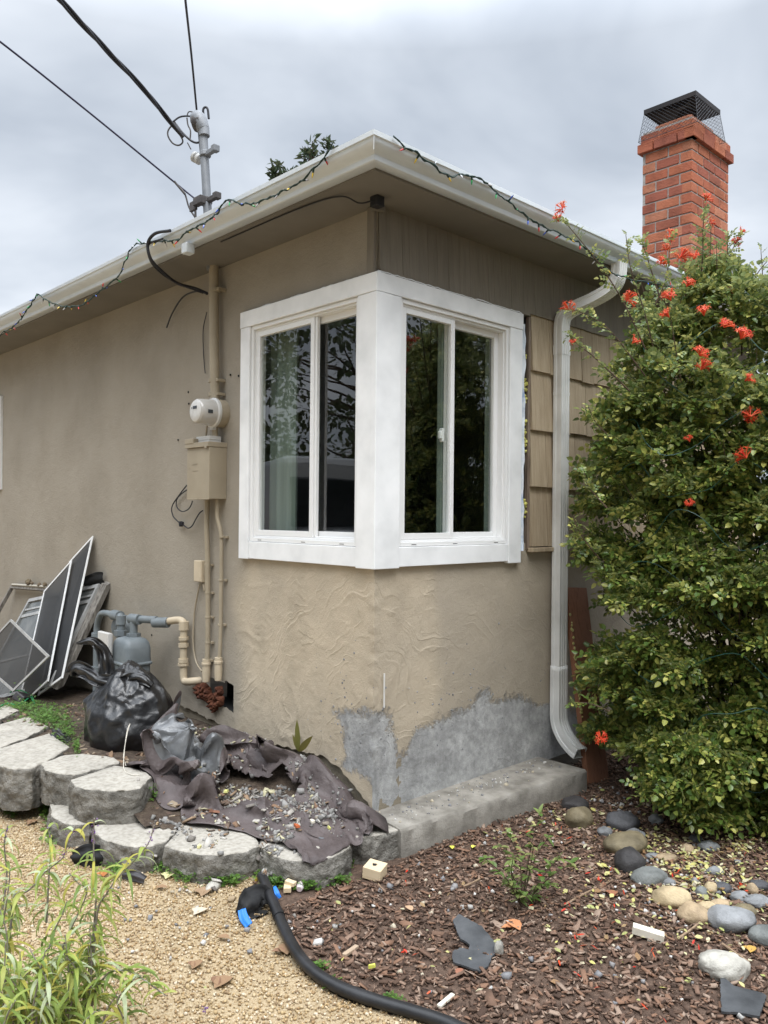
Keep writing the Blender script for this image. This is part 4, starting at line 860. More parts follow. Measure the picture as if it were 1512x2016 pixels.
def crease(P, K, amp, seed, lo=0.0, win=.32):
    """sharp folds: each one lifts the cloth along a short straight line"""
    r_ = np.random.default_rng(seed); n = np.cross(np.gradient(P, axis=0), np.gradient(P, axis=1)); n /= np.linalg.norm(n, axis=2, keepdims=True)+1e-9
    if n[...,2].mean() < 0: n = -n
    nu, nv = P.shape[:2]; U, V = np.meshgrid(np.linspace(0,1,nu), np.linspace(0,1.3,nv), indexing='ij'); H = np.zeros((nu, nv))
    for k in range(K):
        a = r_.uniform(0, math.pi); cu, cv = r_.uniform(0,1), r_.uniform(lo,1.3); du, dv = U-cu, V-cv; d = np.abs(du*math.cos(a)+dv*math.sin(a)); t = np.abs(-du*math.sin(a)+dv*math.cos(a)); w = r_.uniform(.05,.13); l = r_.uniform(.5,1)*win
        H += r_.choice([-1,1,1])*amp*r_.uniform(.4,1)*np.maximum(0,1-d/w)*np.maximum(0,1-t/l)
    P = P+n*(H-H.mean())[...,None]; return [tuple(x) for x in P.reshape(-1,3)]
def cloth_obj(name, co, nu, nv, mats, mi=None, parent=None, gap=None, th=.0016, sub=0):
    b = MB(); b.v = [tuple(c) for c in co]
    for i in range(nu):
        for j in range(nv):
            if gap and gap(b.v[i*(nv+1)+j]): continue
            b.f.append([i*(nv+1)+j, (i+1)*(nv+1)+j, (i+1)*(nv+1)+j+1, i*(nv+1)+j+1]); b.mi.append(mi(i/nu, j/nv) if mi else 0)
    o = b.build(name, mats, parent, smooth=27)
    if sub: s = o.modifiers.new('sub', 'SUBSURF'); s.levels = s.render_levels = sub
    s = o.modifiers.new('thick', 'SOLIDIFY'); s.thickness = th; s.offset = 0
    if len(mats) > 1: s.material_offset = 0
    return o
wall_c = MB(); wall_c.box((-.016,-.02,-.1),(.3,3,1.5)); wall_c = wall_c.build('wall_proxy', BLACK)
grd_c = MB(); grd_c.add([(-2,-1,0),(1,-1,0),(1,2,0),(-2,2,0)],[(0,1,2,3)]); grd_c = grd_c.build('ground_proxy', BLACK)
lump = MB()
for c, r in (((-.08,.80,.20),.13),((-.10,.58,.16),.10),((-.10,.38,.12),.08),((-.30,.45,.12),.10),((-.40,.20,.10),.07),((-.30,.78,.17),.09)):
    lump.lathe([(-r*.9,.02),(-r*.6,r*.8),(0,r),(r*.5,r*.86),(r*.8,r*.5),(r*.9,.02)], c, (0,0,1), 10)
lump = lump.build('lump_proxy', BLACK)
cols_ = [soil_o, curb, wall_c, grd_c, lump]+[o for o in blocks[-5:]]+[blocks[0]]
# brown sheet: one corner hangs over the front block, the rest lies crumpled up to the wall
nu, nv = 64, 84
def start(u, v):
    x = -.655+.665*u-.17*ss(.36,.6,v)*(1-u); y = -.27+1.42*v; p = Vector((u*5, v*8, 0))
    cr = .35+.65*ss(.12,.4,v)
    fl = ss(.30,.5,v); z = .22+.14*ss(.35,1,v)+.10*ss(.55,1,u)*fl+fl*(.085*math.sin(v*22+3*noise.noise(p*.5))+.06*math.sin(u*15+v*9)+.08*noise.noise(p*.8))+.016*noise.noise(p*.9)+.012*abs(((u*1.3+v*2.1)*2.0)%1-.5)*2
    if u > .985: return (-.022+.004*noise.noise(p*3), y, lerp_tab(ZB, y)-.035+.03*noise.noise(Vector((y*9,1,1)))+.02*noise.noise(Vector((y*23,1,1))))
    return (x+.02*noise.noise(p+Vector((9,0,0)))+.06*v*math.sin(u*3)*(1-u), y+.03*noise.noise(p+Vector((0,9,0))), z)
co = drape(nu, nv, start, cols_, 40, 16, 1.4, pin=lambda u, v: u > .985 and .2 < v < .74)
tarp = thing('brown_tarp', (-.4,.2,.13), 'crumpled brown tarp spread over the raised bed, one eyeleted corner hanging over the blocks', 'tarp')
co = crease(relax(co, nu, nv, 2), 75, .020, 3)
# its middle lies buried under the rubble
sheet = cloth_obj('sheet', co, nu, nv, [TARP], None, tarp, gap=lambda p: ((p[0]+.35)/.21)**2+((p[1]-.50)/.23)**2 < .75+.9*noise.noise(Vector((p[0]*7,p[1]*7,1))))
# silver sheet thrown over the heap behind it
hp_ = MB(); hp_.lathe([(-.24,.17),(-.1,.15),(.05,.12),(.14,.08),(.17,.03)], (-.56,1.00,.30), (0,0,1), 9); hp_ = hp_.build('heap_proxy', BLACK)
n2, m2 = 52, 60
def start2(u, v):
    a = .5; x = (u-.5)*.50; y = (v-.5)*.80; p = Vector((u*3.4, v*4.2, 3))
    z = .62+.12*noise.noise(p)+.07*math.sin(u*12+2*noise.noise(p))+.06*math.sin(v*14+u*7)
    return (-.53+x*math.cos(a)-y*math.sin(a)*.55, .86+x*math.sin(a)*.5+y*.66, z)
co2 = drape(n2, m2, start2, cols_[:1]+[wall_c, hp_, grd_c]+blocks[:2]+blocks[-5:], 38, 20, 6)
st_ = thing('silver_tarp', (-.45,1.0,.28), 'crumpled silver tarp with a brown edge heaped beside the black rubbish bag', 'tarp')
co2 = crease(relax(co2, n2, m2, 7), 60, .038, 8)
cloth_obj('sheet', co2, n2, m2, [SILV, TARP], lambda u, v: 1 if (u < .13 or v > .93 or (v < .07)) else 0, st_)
for q in (wall_c, grd_c, lump, hp_): bpy.data.objects.remove(q)
b = MB()
# ================================================================== things about the bed
DG = bpy.context.evaluated_depsgraph_get
def drop(x, y, top=.75):
    h = SC.ray_cast(DG(), Vector((x, y, top)), Vector((0,0,-1))); return h[1].z if h[0] else gz(x, y)
bpy.context.view_layer.update()
# -- rubbish bag
BAGM = mat('black plastic bag', [(.006,.006,.007), (.012,.012,.013)], rough=.34, scale=9, bump=[(22,.3,.010),(60,.25,.005)], spec=.6, rough_var=.08, big=(2,.3))
bag = thing('rubbish_bag', (-.5,1.58,.25), 'tied black plastic rubbish bag standing behind the upper blocks', 'bag')
b = MB(); nu, nv = 120, 84; vs = []; fs = []; bc = Vector((-.50,1.575,.40))
bpl = [(Vector((random.gauss(0,1),random.gauss(0,1),random.gauss(0,.7))).normalized(), random.uniform(-.1,.75), random.uniform(.03,.10), random.uniform(.10,.3)) for _ in range(46)]
for j in range(nv+1):
    v = j/nv; ph = math.pi*v
    for i in range(nu):
        a = 2*math.pi*i/nu; d = Vector((math.cos(a)*math.sin(ph), math.sin(a)*math.sin(ph), -math.cos(ph)))
        r = 1.0; p = d*1.0
        w = Vector((noise.noise(p*1.5), noise.noise(p*1.5+Vector((4,4,4))), noise.noise(p*1.5+Vector((8,8,8)))))*.5
        rd1 = 1-abs(noise.noise((p+w)*Vector((2.2,2.2,2.2)).x)); rd2 = 1-abs(noise.noise(Vector((p.x*5+w.x*2, p.y*5+w.y*2, p.z*2.6+3)))); rd3 = 1-abs(noise.noise((p+w*.6)*9))
        fx = 1-abs(noise.noise(Vector((p.x*4+w.x*3, p.y*4+w.y*3, p.z*1.1)))); r += .09*noise.noise(p*1.3+Vector((2,0,0)))+.035*(rd1**3-.4)+.030*(fx**9-.2)+.012*(rd3**8-.2)
        for pn, pc, pa_, pw in bpl: r += pa_*max(0, 1-abs(pn.dot(d)-pc)/pw)*.55*(1 if pa_ > .05 else -1)*max(0, pn.yzx.dot(d)*.8+.5)
        z = d.z*.265*r
        if d.z < -.55: z = -.265*(.55+(-d.z-.55)*.3)*r
        k = 1.0
        if d.z > .75: z += (d.z-.75)*.10
        sl_ = 1.04+.13*max(0,-d.z)-.10*max(0,d.z); vs.append(bc+Vector((d.x*.225*r*sl_, d.y*.265*r*sl_, z)))
for j in range(nv):
    for i in range(nu): fs.append((j*nu+i, j*nu+(i+1)%nu, (j+1)*nu+(i+1)%nu, (j+1)*nu+i))
b.add(vs, fs); b.build('bag_body', BAGM, bag, smooth=45)
def ribbon(name, pts, ws, m, par, fold=.35, seed=0, th=.002, thing_=False):
    P_ = catmull(pts, 7); n = len(P_); k = 9; b = MB(); vs = []; fs = []
    for i, p in enumerate(P_):
        t = (P_[min(i+1,n-1)]-P_[max(i-1,0)]).normalized(); view = (Vector(CAM)-p).normalized(); sd = t.cross(view).normalized(); nn = sd.cross(t)
        f = i/(n-1)*(len(ws)-1); w = ws[int(f)]+(ws[min(int(f)+1,len(ws)-1)]-ws[int(f)])*(f-int(f))
        for q in range(k):
            u = q/(k-1)-.5; z = fold*w*(math.cos(u*9+1.5*noise.noise(Vector((i*.15,q*.3,seed))))*.5+.5*noise.noise(Vector((i*.2,q*.7,seed+4))))
            vs.append(p+sd*u*w+nn*z)
    for i in range(n-1):
        for q in range(k-1): fs.append((i*k+q, i*k+q+1, (i+1)*k+q+1, (i+1)*k+q))
    b.add(vs, fs); o = b.build(name, m, par, smooth=180); s = o.modifiers.new('t','SOLIDIFY'); s.thickness = th; return o
ribbon('tie_tail', [at(204,1352,4.75), at(210,1325,4.78), at(207,1295,4.8), at(196,1272,4.8), at(178,1262,4.8), at(150,1267,4.82)], [.07,.09,.085,.06,.05,.012], BAGM, bag, .4, 1)
ribbon('bag_mouth', [at(215,1345,4.72), at(190,1338,4.75), at(168,1322,4.8), at(150,1318,4.85), at(140,1330,4.86)], [.10,.075,.085,.10,.07], BAGM, bag, .45, 5)
ribbon('bag_mouth', [at(235,1350,4.70), at(262,1335,4.68), at(285,1338,4.66), at(300,1350,4.66)], [.08,.07,.06,.03], BAGM, bag, .35, 9)
tag(ribbon('plastic_scrap', [at(104,1438,4.8), at(114,1446,4.75), at(126,1456,4.72), at(134,1462,4.7)], [.05,.06,.06,.05], BAGM, None, .3, 3), 'small black plastic scrap between clover and rubbish bag', 'plastic scrap')
# -- window screens and the old aluminium sash leaning on the wall
SCRM = bpy.data.materials.new('insect mesh'); SCRM.use_nodes = True; N_ = SCRM.node_tree.nodes; L_ = SCRM.node_tree.links; N_.clear()
o_ = N_.new('ShaderNodeOutputMaterial'); t_ = N_.new('ShaderNodeBsdfTransparent'); t_.inputs[0].default_value = (.62,.62,.62,1); d_ = N_.new('ShaderNodeBsdfPrincipled'); d_.inputs['Base Color'].default_value = (.032,.033,.035,1); d_.inputs['Roughness'].default_value = .6
x_ = N_.new('ShaderNodeMixShader'); x_.inputs[0].default_value = .72; L_.new(t_.outputs[0], x_.inputs[1]); L_.new(d_.outputs[0], x_.inputs[2]); L_.new(x_.outputs[0], o_.inputs[0])
ALU = mat('mill aluminium', [(.30,.30,.295), (.44,.44,.43)], rough=.5, scale=12, metallic=.2, speck=(20,.12,(.18,.17,.16)))
ALUW = mat('white screen frame', (.82,.82,.81), rough=.4)
OLDW = mat('grey old wood', [(.09,.08,.07), (.19,.175,.155), (.27,.25,.22)], rough=.95, scale=8, stretch=(6,6,1), bump=[(20,.7,.006)])
OLDG = mat('dusty old glass', [(.05,.055,.055),(.11,.115,.11),(.17,.17,.16)], rough=.25, scale=5, detail=7)
def qframe(cs, w, t, m, par, name='frame'):
    cs = [Vector(c) for c in cs]; n = (cs[1]-cs[0]).cross(cs[3]-cs[0]).normalized(); cen = sum(cs, Vector())/4; b = MB(); inn = []
    for i in range(4):
        e1 = (cs[(i+1)%4]-cs[i]).normalized(); e2 = (cs[i-1]-cs[i]).normalized(); s = max(.3, e1.cross(e2).length); inn.append(cs[i]+(e1+e2)*w/s)
    for i in range(4):
        a, c, d, e = cs[i], cs[(i+1)%4], inn[(i+1)%4], inn[i]; q = [a,c,d,e]
        b.add([p-n*t/2 for p in q]+[p+n*t/2 for p in q], [(3,2,1,0),(4,5,6,7),(0,1,5,4),(1,2,6,5),(2,3,7,6),(3,0,4,7)])
    o = b.build(name, m, par); return o, inn
def screen(cs, lab, fm, w=.019):
    r = thing('window_screen', cs[3], lab, 'window screen', 'screens leaning on the wall'); f, inn = qframe(cs, w, .009, fm, r)
    b = MB(); b.add(inn, [(0,1,2,3)]); b.build('mesh_panel', SCRM, r); return r
def P4(a, b_, c, d, xs): return [on_x(*q, x) for q, x in zip((a,b_,c,d), xs)]
screen(P4((183,1055),(137,1106),(75,1370),(123,1335),(-.02,-.022,-.42,-.38)), 'tallest white-framed insect screen, its peak highest on the wall', ALUW)
screen(P4((141,1103),(87,1164),(34,1398),(95,1341),(-.06,-.07,-.47,-.43)), 'white-framed insect screen lapped over the tallest one', ALUW)
screen(P4((22,1219),(-50,1296),(26,1362),(98,1292),(-.47,-.50,-.60,-.57)), 'low grey-framed insect screen tipped on its corner at the far left', ALU)
ow = thing('old_window', (-.3,3.4,.2), 'old aluminium window in a weathered wooden frame behind the white screens', 'window')
oc = P4((60,1180),(198,1150),(100,1352),(-55,1390),(-.06,-.04,-.40,-.44)); f, inn = qframe(oc, .03, .03, ALU, ow)
b = MB(); b.add(inn, [(0,1,2,3)]); b.build('pane', OLDG, ow)
for t, w in ((.09,.018),(.16,.03),(.62,.02)):
    a, c = inn[0]+(inn[3]-inn[0])*t, inn[1]+(inn[2]-inn[1])*t; b = MB(); up_ = (inn[0]-inn[3]).normalized(); nn = (a-c).cross(up_).normalized()*.010
    q = [a, c, c+up_*w, a+up_*w]; b.add([p-nn for p in q]+[p+nn for p in q], [(0,1,2,3),(7,6,5,4),(0,4,5,1),(1,5,6,2),(2,6,7,3),(3,7,4,0)]); b.build('rail', ALU, ow)
oc2 = P4((200,1148),(210,1152),(112,1358),(100,1353),(-.035,-.03,-.38,-.39)); b = MB(); nn = Vector((.05,.0,.02)); b.add(oc2+[p+nn for p in oc2], [(0,1,2,3),(7,6,5,4),(0,4,5,1),(1,5,6,2),(2,6,7,3),(3,7,4,0)]); b.build('wood_jamb', OLDW, ow)
ribbon('torn_felt', [on_x(164,1150,-.05), on_x(180,1146,-.06), on_x(192,1140,-.05), on_x(203,1138,-.03)], [.10,.12,.11,.09], mat('black felt', (.012,.012,.012), rough=.95), ow, .15, 2)
ef = thing('empty_window_frame', (-.15,3.9,.2), 'empty old window frame propped at the left behind the screens', 'window frame')
qframe(P4((24,1153),(95,1158),(70,1330),(-40,1268),(-.03,-.03,-.24,-.26)), .028, .03, OLDW, ef)
a = on_x(24,1151,-.045); c = on_x(90,1155,-.045); b = MB(); b.tube([a, c], .012, 4); b.build('sill_strip', mat('dusty sill', (.42,.39,.33), rough=.9), ef)
for (px, py, r, lab) in ((56,1144,.03,'largest dark dirt clod on top of the empty window frame'),(77,1149,.018,'small dirt clod right of the largest one on the empty frame'),(88,1149,.02,'rightmost dirt clod on the empty frame, next to the white screen'),(63,1146,.015,'smallest dirt clod, touching the largest one on the empty frame')):
    b = MB(); b.lathe([(-r,r*.3),(0,r),(r*.6,r*.9),(r,r*.2)], on_x(px,py+2,-.05), (random.random(),random.random(),.2), 7); tag(b.build('dirt_clod', DIRT), lab, 'dirt clod', 'dirt clods on the empty window frame')
fs_ = thing('foam_offcut', on_x(48,1372,-.62), 'black scrap with a cream foam end at the foot of the screens', 'foam scrap')
p = on_z(46,1376,.24); b = MB(); M = Matrix.Translation(p) @ Euler((.5,.35,.6)).to_matrix().to_4x4(); b.box((-.07,-.045,-.03),(.06,.045,.035), M); b.build('black_sleeve', TDARK, fs_, bevel=.012)
b = MB(); b.box((.0602,-.036,-.02),(.066,.038,.028), M); b.build('foam_core', mat('cream foam', (.62,.55,.36), rough=.9), fs_, bevel=.006)
b = MB(); b.tube(catmull([on_z(x,y,.25) for x,y in ((-10,1398),(12,1385),(35,1388),(52,1378),(62,1370),(68,1384),(64,1378),(58,1370),(48,1362),(36,1359),(20,1363))],6), .0045, 6); tag(b.build('garden_twine', mat('green twine', (.03,.30,.12), rough=.6), smooth=60), 'bright green twine trailing over the clover', 'twine')
# -- plank and downspout foot
PLK = mat('red brown board', [(.17,.068,.035), (.25,.11,.06), (.21,.09,.048)], rough=.7, scale=4, stretch=(14,14,1), bump=[(20,.3,.003)])
pa = Vector((1.505,-.286,-.01)); pt = on_y(1116,1156,-.045); ax = (pt-pa); wv = Vector((1,-.12,0)).normalized(); wv = (wv-ax.normalized()*wv.dot(ax.normalized())).normalized(); nv_ = ax.normalized().cross(wv)
b = MB(); q = [pa, pa+wv*.19, pa+wv*.19+ax, pa+ax]; b.add(q+[p+nv_*.038*(1 if nv_.y > 0 else -1) for p in q], [(0,1,2,3),(7,6,5,4),(0,4,5,1),(1,5,6,2),(2,6,7,3),(3,7,4,0)])
plk = thing('wooden_plank', pa, 'red brown board leaning on the wall between downspout and bush', 'plank'); b.build('board', PLK, plk, bevel=.003)
b = MB()
for k in range(36):
    t = random.uniform(.32,.86)
    if .5 < t < .56: continue
    p = pa+ax*t+wv*random.uniform(-.004,.008)-nv_*.002*(1 if nv_.y > 0 else -1); r = random.uniform(.006,.013); b.lathe([(-.004,r*.6),(.0,r),(.005,r*.5)], p, (-nv_ if nv_.y > 0 else nv_), 6)
tag(b.build('peeling_paint', mat('yellowed paint', [(.45,.40,.12),(.55,.50,.25)], rough=.9, scale=30), plk), kind='stuff')
# -- cobbles
def cobble_mat(name, c, v=.25): return mat(name, [tuple(x*(1-v) for x in c), c, tuple(min(.9,x*(1+v)) for x in c)], rough=.62, scale=16, detail=9, bump=[(110,.6,.005),(30,.5,.010)], big=(9,.3), spec=.3, speck=(38,.10,tuple(x*.55 for x in c)))
CM = {k: cobble_mat(k, c) for k, c in {'charcoal stone': (.075,.075,.08), 'grey stone': (.19,.195,.20), 'olive stone': (.17,.14,.085), 'green grey stone': (.15,.157,.15), 'tan stone': (.42,.33,.20), 'blue grey stone': (.23,.235,.24), 'white stone': (.38,.36,.315), 'buff stone': (.34,.255,.16), 'black stone': (.045,.042,.042)}.items()}
def cobble(x, y, r, s, m, lab, rot=0, rough=0.0, nm='cobble'):
    r *= .84; b = MB(); vs = []; fs = []; nu, nv = 28, 18; z0 = gz(x,y); o3 = Vector((x*7,y*7,1)); c, sn = math.cos(rot), math.sin(rot)
    for j in range(nv+1):
        ph = math.pi*j/nv
        for i in range(nu):
            a = 2*math.pi*i/nu; d = Vector((math.cos(a)*math.sin(ph), math.sin(a)*math.sin(ph), -math.cos(ph)))
            k = 1+.19*noise.noise(d*1.1+o3)+.08*noise.noise(d*2.3+o3)+.015*noise.noise(d*7+o3)+rough*noise.noise(d*5+o3)
            px, py, pz = d.x*r*s[0]*k, d.y*r*s[1]*k, d.z*r*s[2]*k; vs.append((x+px*c-py*sn, y+px*sn+py*c, z0+r*s[2]*.46+pz))
    for j in range(nv):
        for i in range(nu): fs.append((j*nu+i, j*nu+(i+1)%nu, (j+1)*nu+(i+1)%nu, (j+1)*nu+i))
    b.add(vs, fs); return tag(b.build(nm, CM[m], smooth=180), lab, 'stone', 'river stones in the bark mulch')
A0 = rad(-44)
for (x, y, r, s, m, lab, rt, ro) in (
 (1.124,-.436,.085,(1,.9,.55),'black stone','flat black stone just behind the round brown cobble near the curb end',A0,0),
 (.925,-.590,.085,(1,.9,.9),'olive stone','round brown cobble leaning on the flat black stone near the curb end',A0,0),
 (1.06,-.76,.098,(1.05,.9,.70),'charcoal stone','charcoal angular stone under the left edge of the bush',A0,.10),
 (.90,-.755,.045,(1,.8,.7),'grey stone','small slate-grey stone below the charcoal angular stone',A0,.05),
 (.80,-.93,.112,(1.2,.85,.62),'olive stone','large olive brown oval cobble, biggest of the stone row',A0+.3,0),
 (.965,-.885,.055,(1,.9,.7),'grey stone','light grey stone tucked behind the olive oval cobble',A0,0),
 (.615,-1.05,.083,(1,1,.86),'black stone','round dark cobble just below the olive oval one',A0,0),
 (.560,-1.175,.088,(1.15,.75,.55),'green grey stone','smooth green grey egg-shaped cobble beside the round dark one',A0+.15,0),
 (.452,-1.34,.082,(1.15,.82,.68),'tan stone','cream cobble, upper of the touching cream pair',A0-.35,0),
 (.400,-1.455,.070,(1.05,.95,.72),'buff stone','rounder buff cobble, lower of the touching cream pair',A0,0),
 (.462,-1.575,.098,(1.15,.9,.60),'blue grey stone','pale blue grey cobble right of the touching cream pair',A0,.02),
 (.455,-1.72,.075,(1.2,.9,.55),'green grey stone','grey green cobble cut by the right edge of the frame',A0,0),
 (.115,-1.70,.100,(1.05,.85,.55),'white stone','rough white stone alone in the bark near the right edge',A0,.14),
 (.613,-1.387,.034,(.9,.9,.9),'green grey stone','pointed grey pebble between cream cobbles and fallen twig',0,.1),
 (.676,-1.398,.036,(1,.9,.9),'tan stone','little cream pebble behind the pointed grey pebble',0,0),
 (.722,-1.43,.042,(1.1,.9,.7),'charcoal stone','dark grey pebble right of the little cream one',A0,.05),
 (.857,-1.336,.037,(1.1,.9,.75),'blue grey stone','pale blue pebble among the yellow leaves',A0,0),
 (1.12,-1.188,.052,(1.2,.8,.6),'grey stone','flat grey wedge of stone by the bush foot',A0,.12),
 (.809,-1.518,.032,(1,.9,1),'buff stone','small upright buff pebble near the right edge',0,0),
 (.703,-1.51,.042,(1.1,.8,.7),'blue grey stone','small blue grey pebble behind the pale blue grey cobble',A0,0),
 (.603,-1.243,.032,(1.2,.8,.7),'grey stone','tiny grey pebble at the end of the egg-shaped cobble',A0,0),
 (.517,-1.455,.036,(1.2,.8,.7),'tan stone','small cream pebble against the rounder buff cobble',A0,0),
 (.58,-1.48,.038,(1.3,.8,.6),'buff stone','flat brown pebble between the buff and blue grey cobbles',A0,0),
 (.60,-1.57,.045,(1.2,.9,.7),'olive stone','brown pebble half behind the pale blue grey cobble',A0,0),
 (.724,-1.572,.050,(1.4,.8,.6),'grey stone','long grey stone at the right edge of the row',A0,.08),
 (.876,-1.522,.045,(1.2,.8,.6),'charcoal stone','dark flat stone near the right edge under leaves',A0,.06),
 (.996,-1.141,.038,(1,.9,.85),'buff stone','buff pebble among leaves midway to the bush',A0,.05),
 (1.25,-.846,.045,(1,.9,.8),'grey stone','grey pebble in shade under the bush',A0,.05),
 (1.15,-1.107,.04,(1.0,.8,.8),'charcoal stone','angular dark pebble near the bush foot',A0,.1),
 (.803,-1.069,.034,(1.2,.8,.6),'blue grey stone','little blue grey pebble right of the round dark cobble',A0,0),
 (.83,-1.12,.046,(1.3,.8,.55),'buff stone','flat buff stone right of the egg-shaped cobble',A0,.05)): cobble(x, y, r, s, m, lab, rt, ro)
for (px, py, r, m, lab) in ((420,1748,.038,'white stone','pale chunk lying in front of the broad block'),(620,1662+80,.016,'white stone','tiny white pebble near the edging end'),(456,1772,.02,'buff stone','small buff lump right of the pale chunk')):
    q = on_z(px, py, 0); cobble(q.x, q.y, r, (1.2,.85,.7), m, lab, .3, .12)
# -- wood offcuts, slates, scraps
PINE = mat('fresh pine', [(.58,.45,.28), (.68,.55,.37)], rough=.6, scale=5, stretch=(1,1,9), bump=[(30,.15,.002)])
PALE = mat('primed wood', [(.62,.57,.46), (.70,.66,.56)], rough=.6, scale=12)
def offcut(px, py, sz, rot, m, lab, z=None, extra=None):
    q = on_z(px, py, 0) if z is None else on_z(px, py, z); zz = (gz(q.x,q.y) if z is None else z)
    M = Matrix.Translation((q.x, q.y, zz+sz[2]/2+.004)) @ Euler(rot).to_matrix().to_4x4(); b = MB(); b.box((-sz[0]/2,-sz[1]/2,-sz[2]/2),(sz[0]/2,sz[1]/2,sz[2]/2), M)
    if extra: b.box(*extra, M)
    o = b.build('wood_offcut', m, bevel=.0025); tag(o, lab, 'wood offcut', 'wood offcuts on the ground'); return o, M
o, M = offcut(738,1725,(.085,.085,.052),(.10,-.06,rad(24)),PINE,'square pine offcut with a dark drilled star hole, in front of the curb end')
b = MB(); b.lathe([(0,.012),(.0012,.012)], M @ Vector((.0,.004,.0262)), M.to_3x3() @ Vector((0,0,1)), 4); b.lathe([(0,.013),(.0018,.013)], M @ Vector((.0,.004,.0262)), M.to_3x3() @ Vector((0,0,1)), 3); b.build('drilled_hole', BLACK, o)
offcut(1276,1850,(.115,.035,.03),(.05,.15,rad(-62)),PALE,'notched pale wood offcut in the bark right of the slates',None,((.0,-.0172,-.045),(.0565,.0172,-.014)))
offcut(624,1621,(.062,.03,.014),(0,.05,rad(-25)),PALE,'flat pale wood offcut lying on the tarp corner',.145)
offcut(566,1756,(.05,.032,.022),(0,0,rad(50)),PINE,'small pine offcut beside the end of the edging')
offcut(572,1744,(.045,.026,.018),(0,.1,rad(-70)),PINE,'second small pine offcut touching the one by the edging',.02)
offcut(878,1977,(.085,.016,.010),(0,0,rad(8)),PALE,'thin white stick of wood near the bottom edge')
offcut(690,1876,(.085,.018,.012),(0,.05,rad(14)),mat('weathered stick', (.40,.30,.21), rough=.8),'weathered wood splinter beside the edging curve')
SLATE = mat('black slate', [(.030,.032,.035), (.055,.058,.062), (.085,.088,.092)], rough=.62, scale=9, detail=8, bump=[(40,.4,.004),(10,.4,.008)], speck=(16,.06,(.25,.24,.23)), big=(4,.3))
def slate(poly, lab, h=.008, tilt=(0,0)):
    w = [on_z(*p, .012) for p in poly]; c = sum(w, Vector())/len(w)
    if sum(w[i].x*w[(i+1)%len(w)].y-w[(i+1)%len(w)].x*w[i].y for i in range(len(w))) < 0: w.reverse()
    rr = []
    for i in range(len(w)):
        a, d = w[i], w[(i+1)%len(w)]; k = max(1, int((d-a).length/.012))
        for j in range(k): q = a+(d-a)*j/k; rr.append(q+Vector((noise.noise(q*60),noise.noise(q*60+Vector((3,3,3))),0))*.005)
    b = MB(); n = len(rr); tz = lambda q: (q.x-c.x)*tilt[0]+(q.y-c.y)*tilt[1]+.003*noise.noise(q*18)
    b.add([(q.x,q.y,.012+tz(q)) for q in rr]+[(q.x,q.y,.012+h+tz(q)) for q in rr], [tuple(range(n-1,-1,-1)), tuple(range(n,2*n))]+[(i,(i+1)%n,n+(i+1)%n,n+i) for i in range(n)])
    return tag(b.build('slate_shard', SLATE), lab, 'slate', 'black slate shards in the bark')
slate([(890,1822),(903,1812),(948,1832),(978,1860),(974,1878),(962,1886),(945,1876),(922,1872),(925,1862),(906,1852)], 'long bent black slate shard beside the pale chip', .008, (.06,.08))
slate([(890,1878),(905,1872),(940,1876),(968,1886),(962,1905),(945,1915),(925,1908),(892,1898)], 'black slate shard lying under the bent one', .007, (.0,.03))
slate([(1418,1928),(1428,1932),(1445,1946),(1502,1962),(1510,1968),(1494,2004),(1420,1990)], 'square black slate near the bottom right corner', .008, (.05,-.03))
q = on_z(982,1867,.02); cobble(q.x, q.y, .03, (.8,.7,1.3), 'white stone', 'pale upright chip against the bent slate', .4, .08)
TAPE = mat('blue tape', (.02,.18,.62), rough=.5)
rg = thing('black_rag', on_z(492,1788,.02), 'crumpled black rag on the gravel by the edging with blue tape on it', 'rag')
ribbon('cloth', [on_z(466,1800,.012), on_z(482,1790,.03), on_z(500,1775,.045), on_z(515,1768,.04), on_z(522,1782,.02)], [.02,.09,.13,.10,.04], mat('black felt rag', [(.010,.010,.011),(.022,.022,.022)], rough=.9, scale=30), rg, .4, 7)
ribbon('tape_strip', [on_z(476,1790,.05), on_z(480,1806,.03), on_z(490,1822,.012)], [.03,.035,.03], TAPE, rg, .12, 3)
ribbon('tape_strip', [on_z(540,1745,.075), on_z(545,1757,.065), on_z(552,1768,.045)], [.012,.018,.012], TAPE, ed, .1, 4)
tag(ribbon('black_cloth_scrap', [on_z(140,1688,.03), on_z(165,1685,.05), on_z(190,1690,.04), on_z(212,1700,.01)], [.05,.10,.11,.05], mat('black landscape cloth', (.012,.012,.013), rough=.85), None, .35, 8), 'black cloth scrap sticking out left of the sawdust-covered block', 'cloth scrap')
tag(ribbon('black_cloth_strip', [on_z(240,1722,.02), on_z(262,1724,.03), on_z(285,1732,.02)], [.03,.05,.03], TDARK, None, .3, 12), 'narrow black cloth strip at the foot of the lower blocks', 'cloth scrap')
cup = on_z(592,1751,.0); b = MB(); b.lathe([(-.03,.012),(-.02,.016),(.015,.016),(.025,.010),(.034,.008)], cup+Vector((0,0,.018)), (.6,.5,.12), 12); tag(b.build('plastic_tube', mat('clear plastic', [(.55,.55,.58),(.65,.45,.45)], rough=.2, scale=20), smooth=50), 'small clear plastic tube with a reddish end by the pine offcuts', 'plastic tube')
b = MB(); b.tube(catmull([on_z(248,1508,.285), on_z(246,1500,.30), at(243,1490,4.2), at(247,1462,4.25), at(252,1438,4.3), at(256,1425,4.33), at(250,1440,4.31), at(245,1480,4.22), on_z(244,1514,.29), on_z(258,1525,.288), on_z(275,1526,.288)],6), .0019, 5); tag(b.build('white_cord', mat('white cord', (.62,.58,.50), rough=.8), smooth=60), 'thin white cord trailing from the silver tarp onto a block', 'cord')
b = MB(); b.box((-.0,-.0165,.0),(.004,-.0135,.0)) if False else None
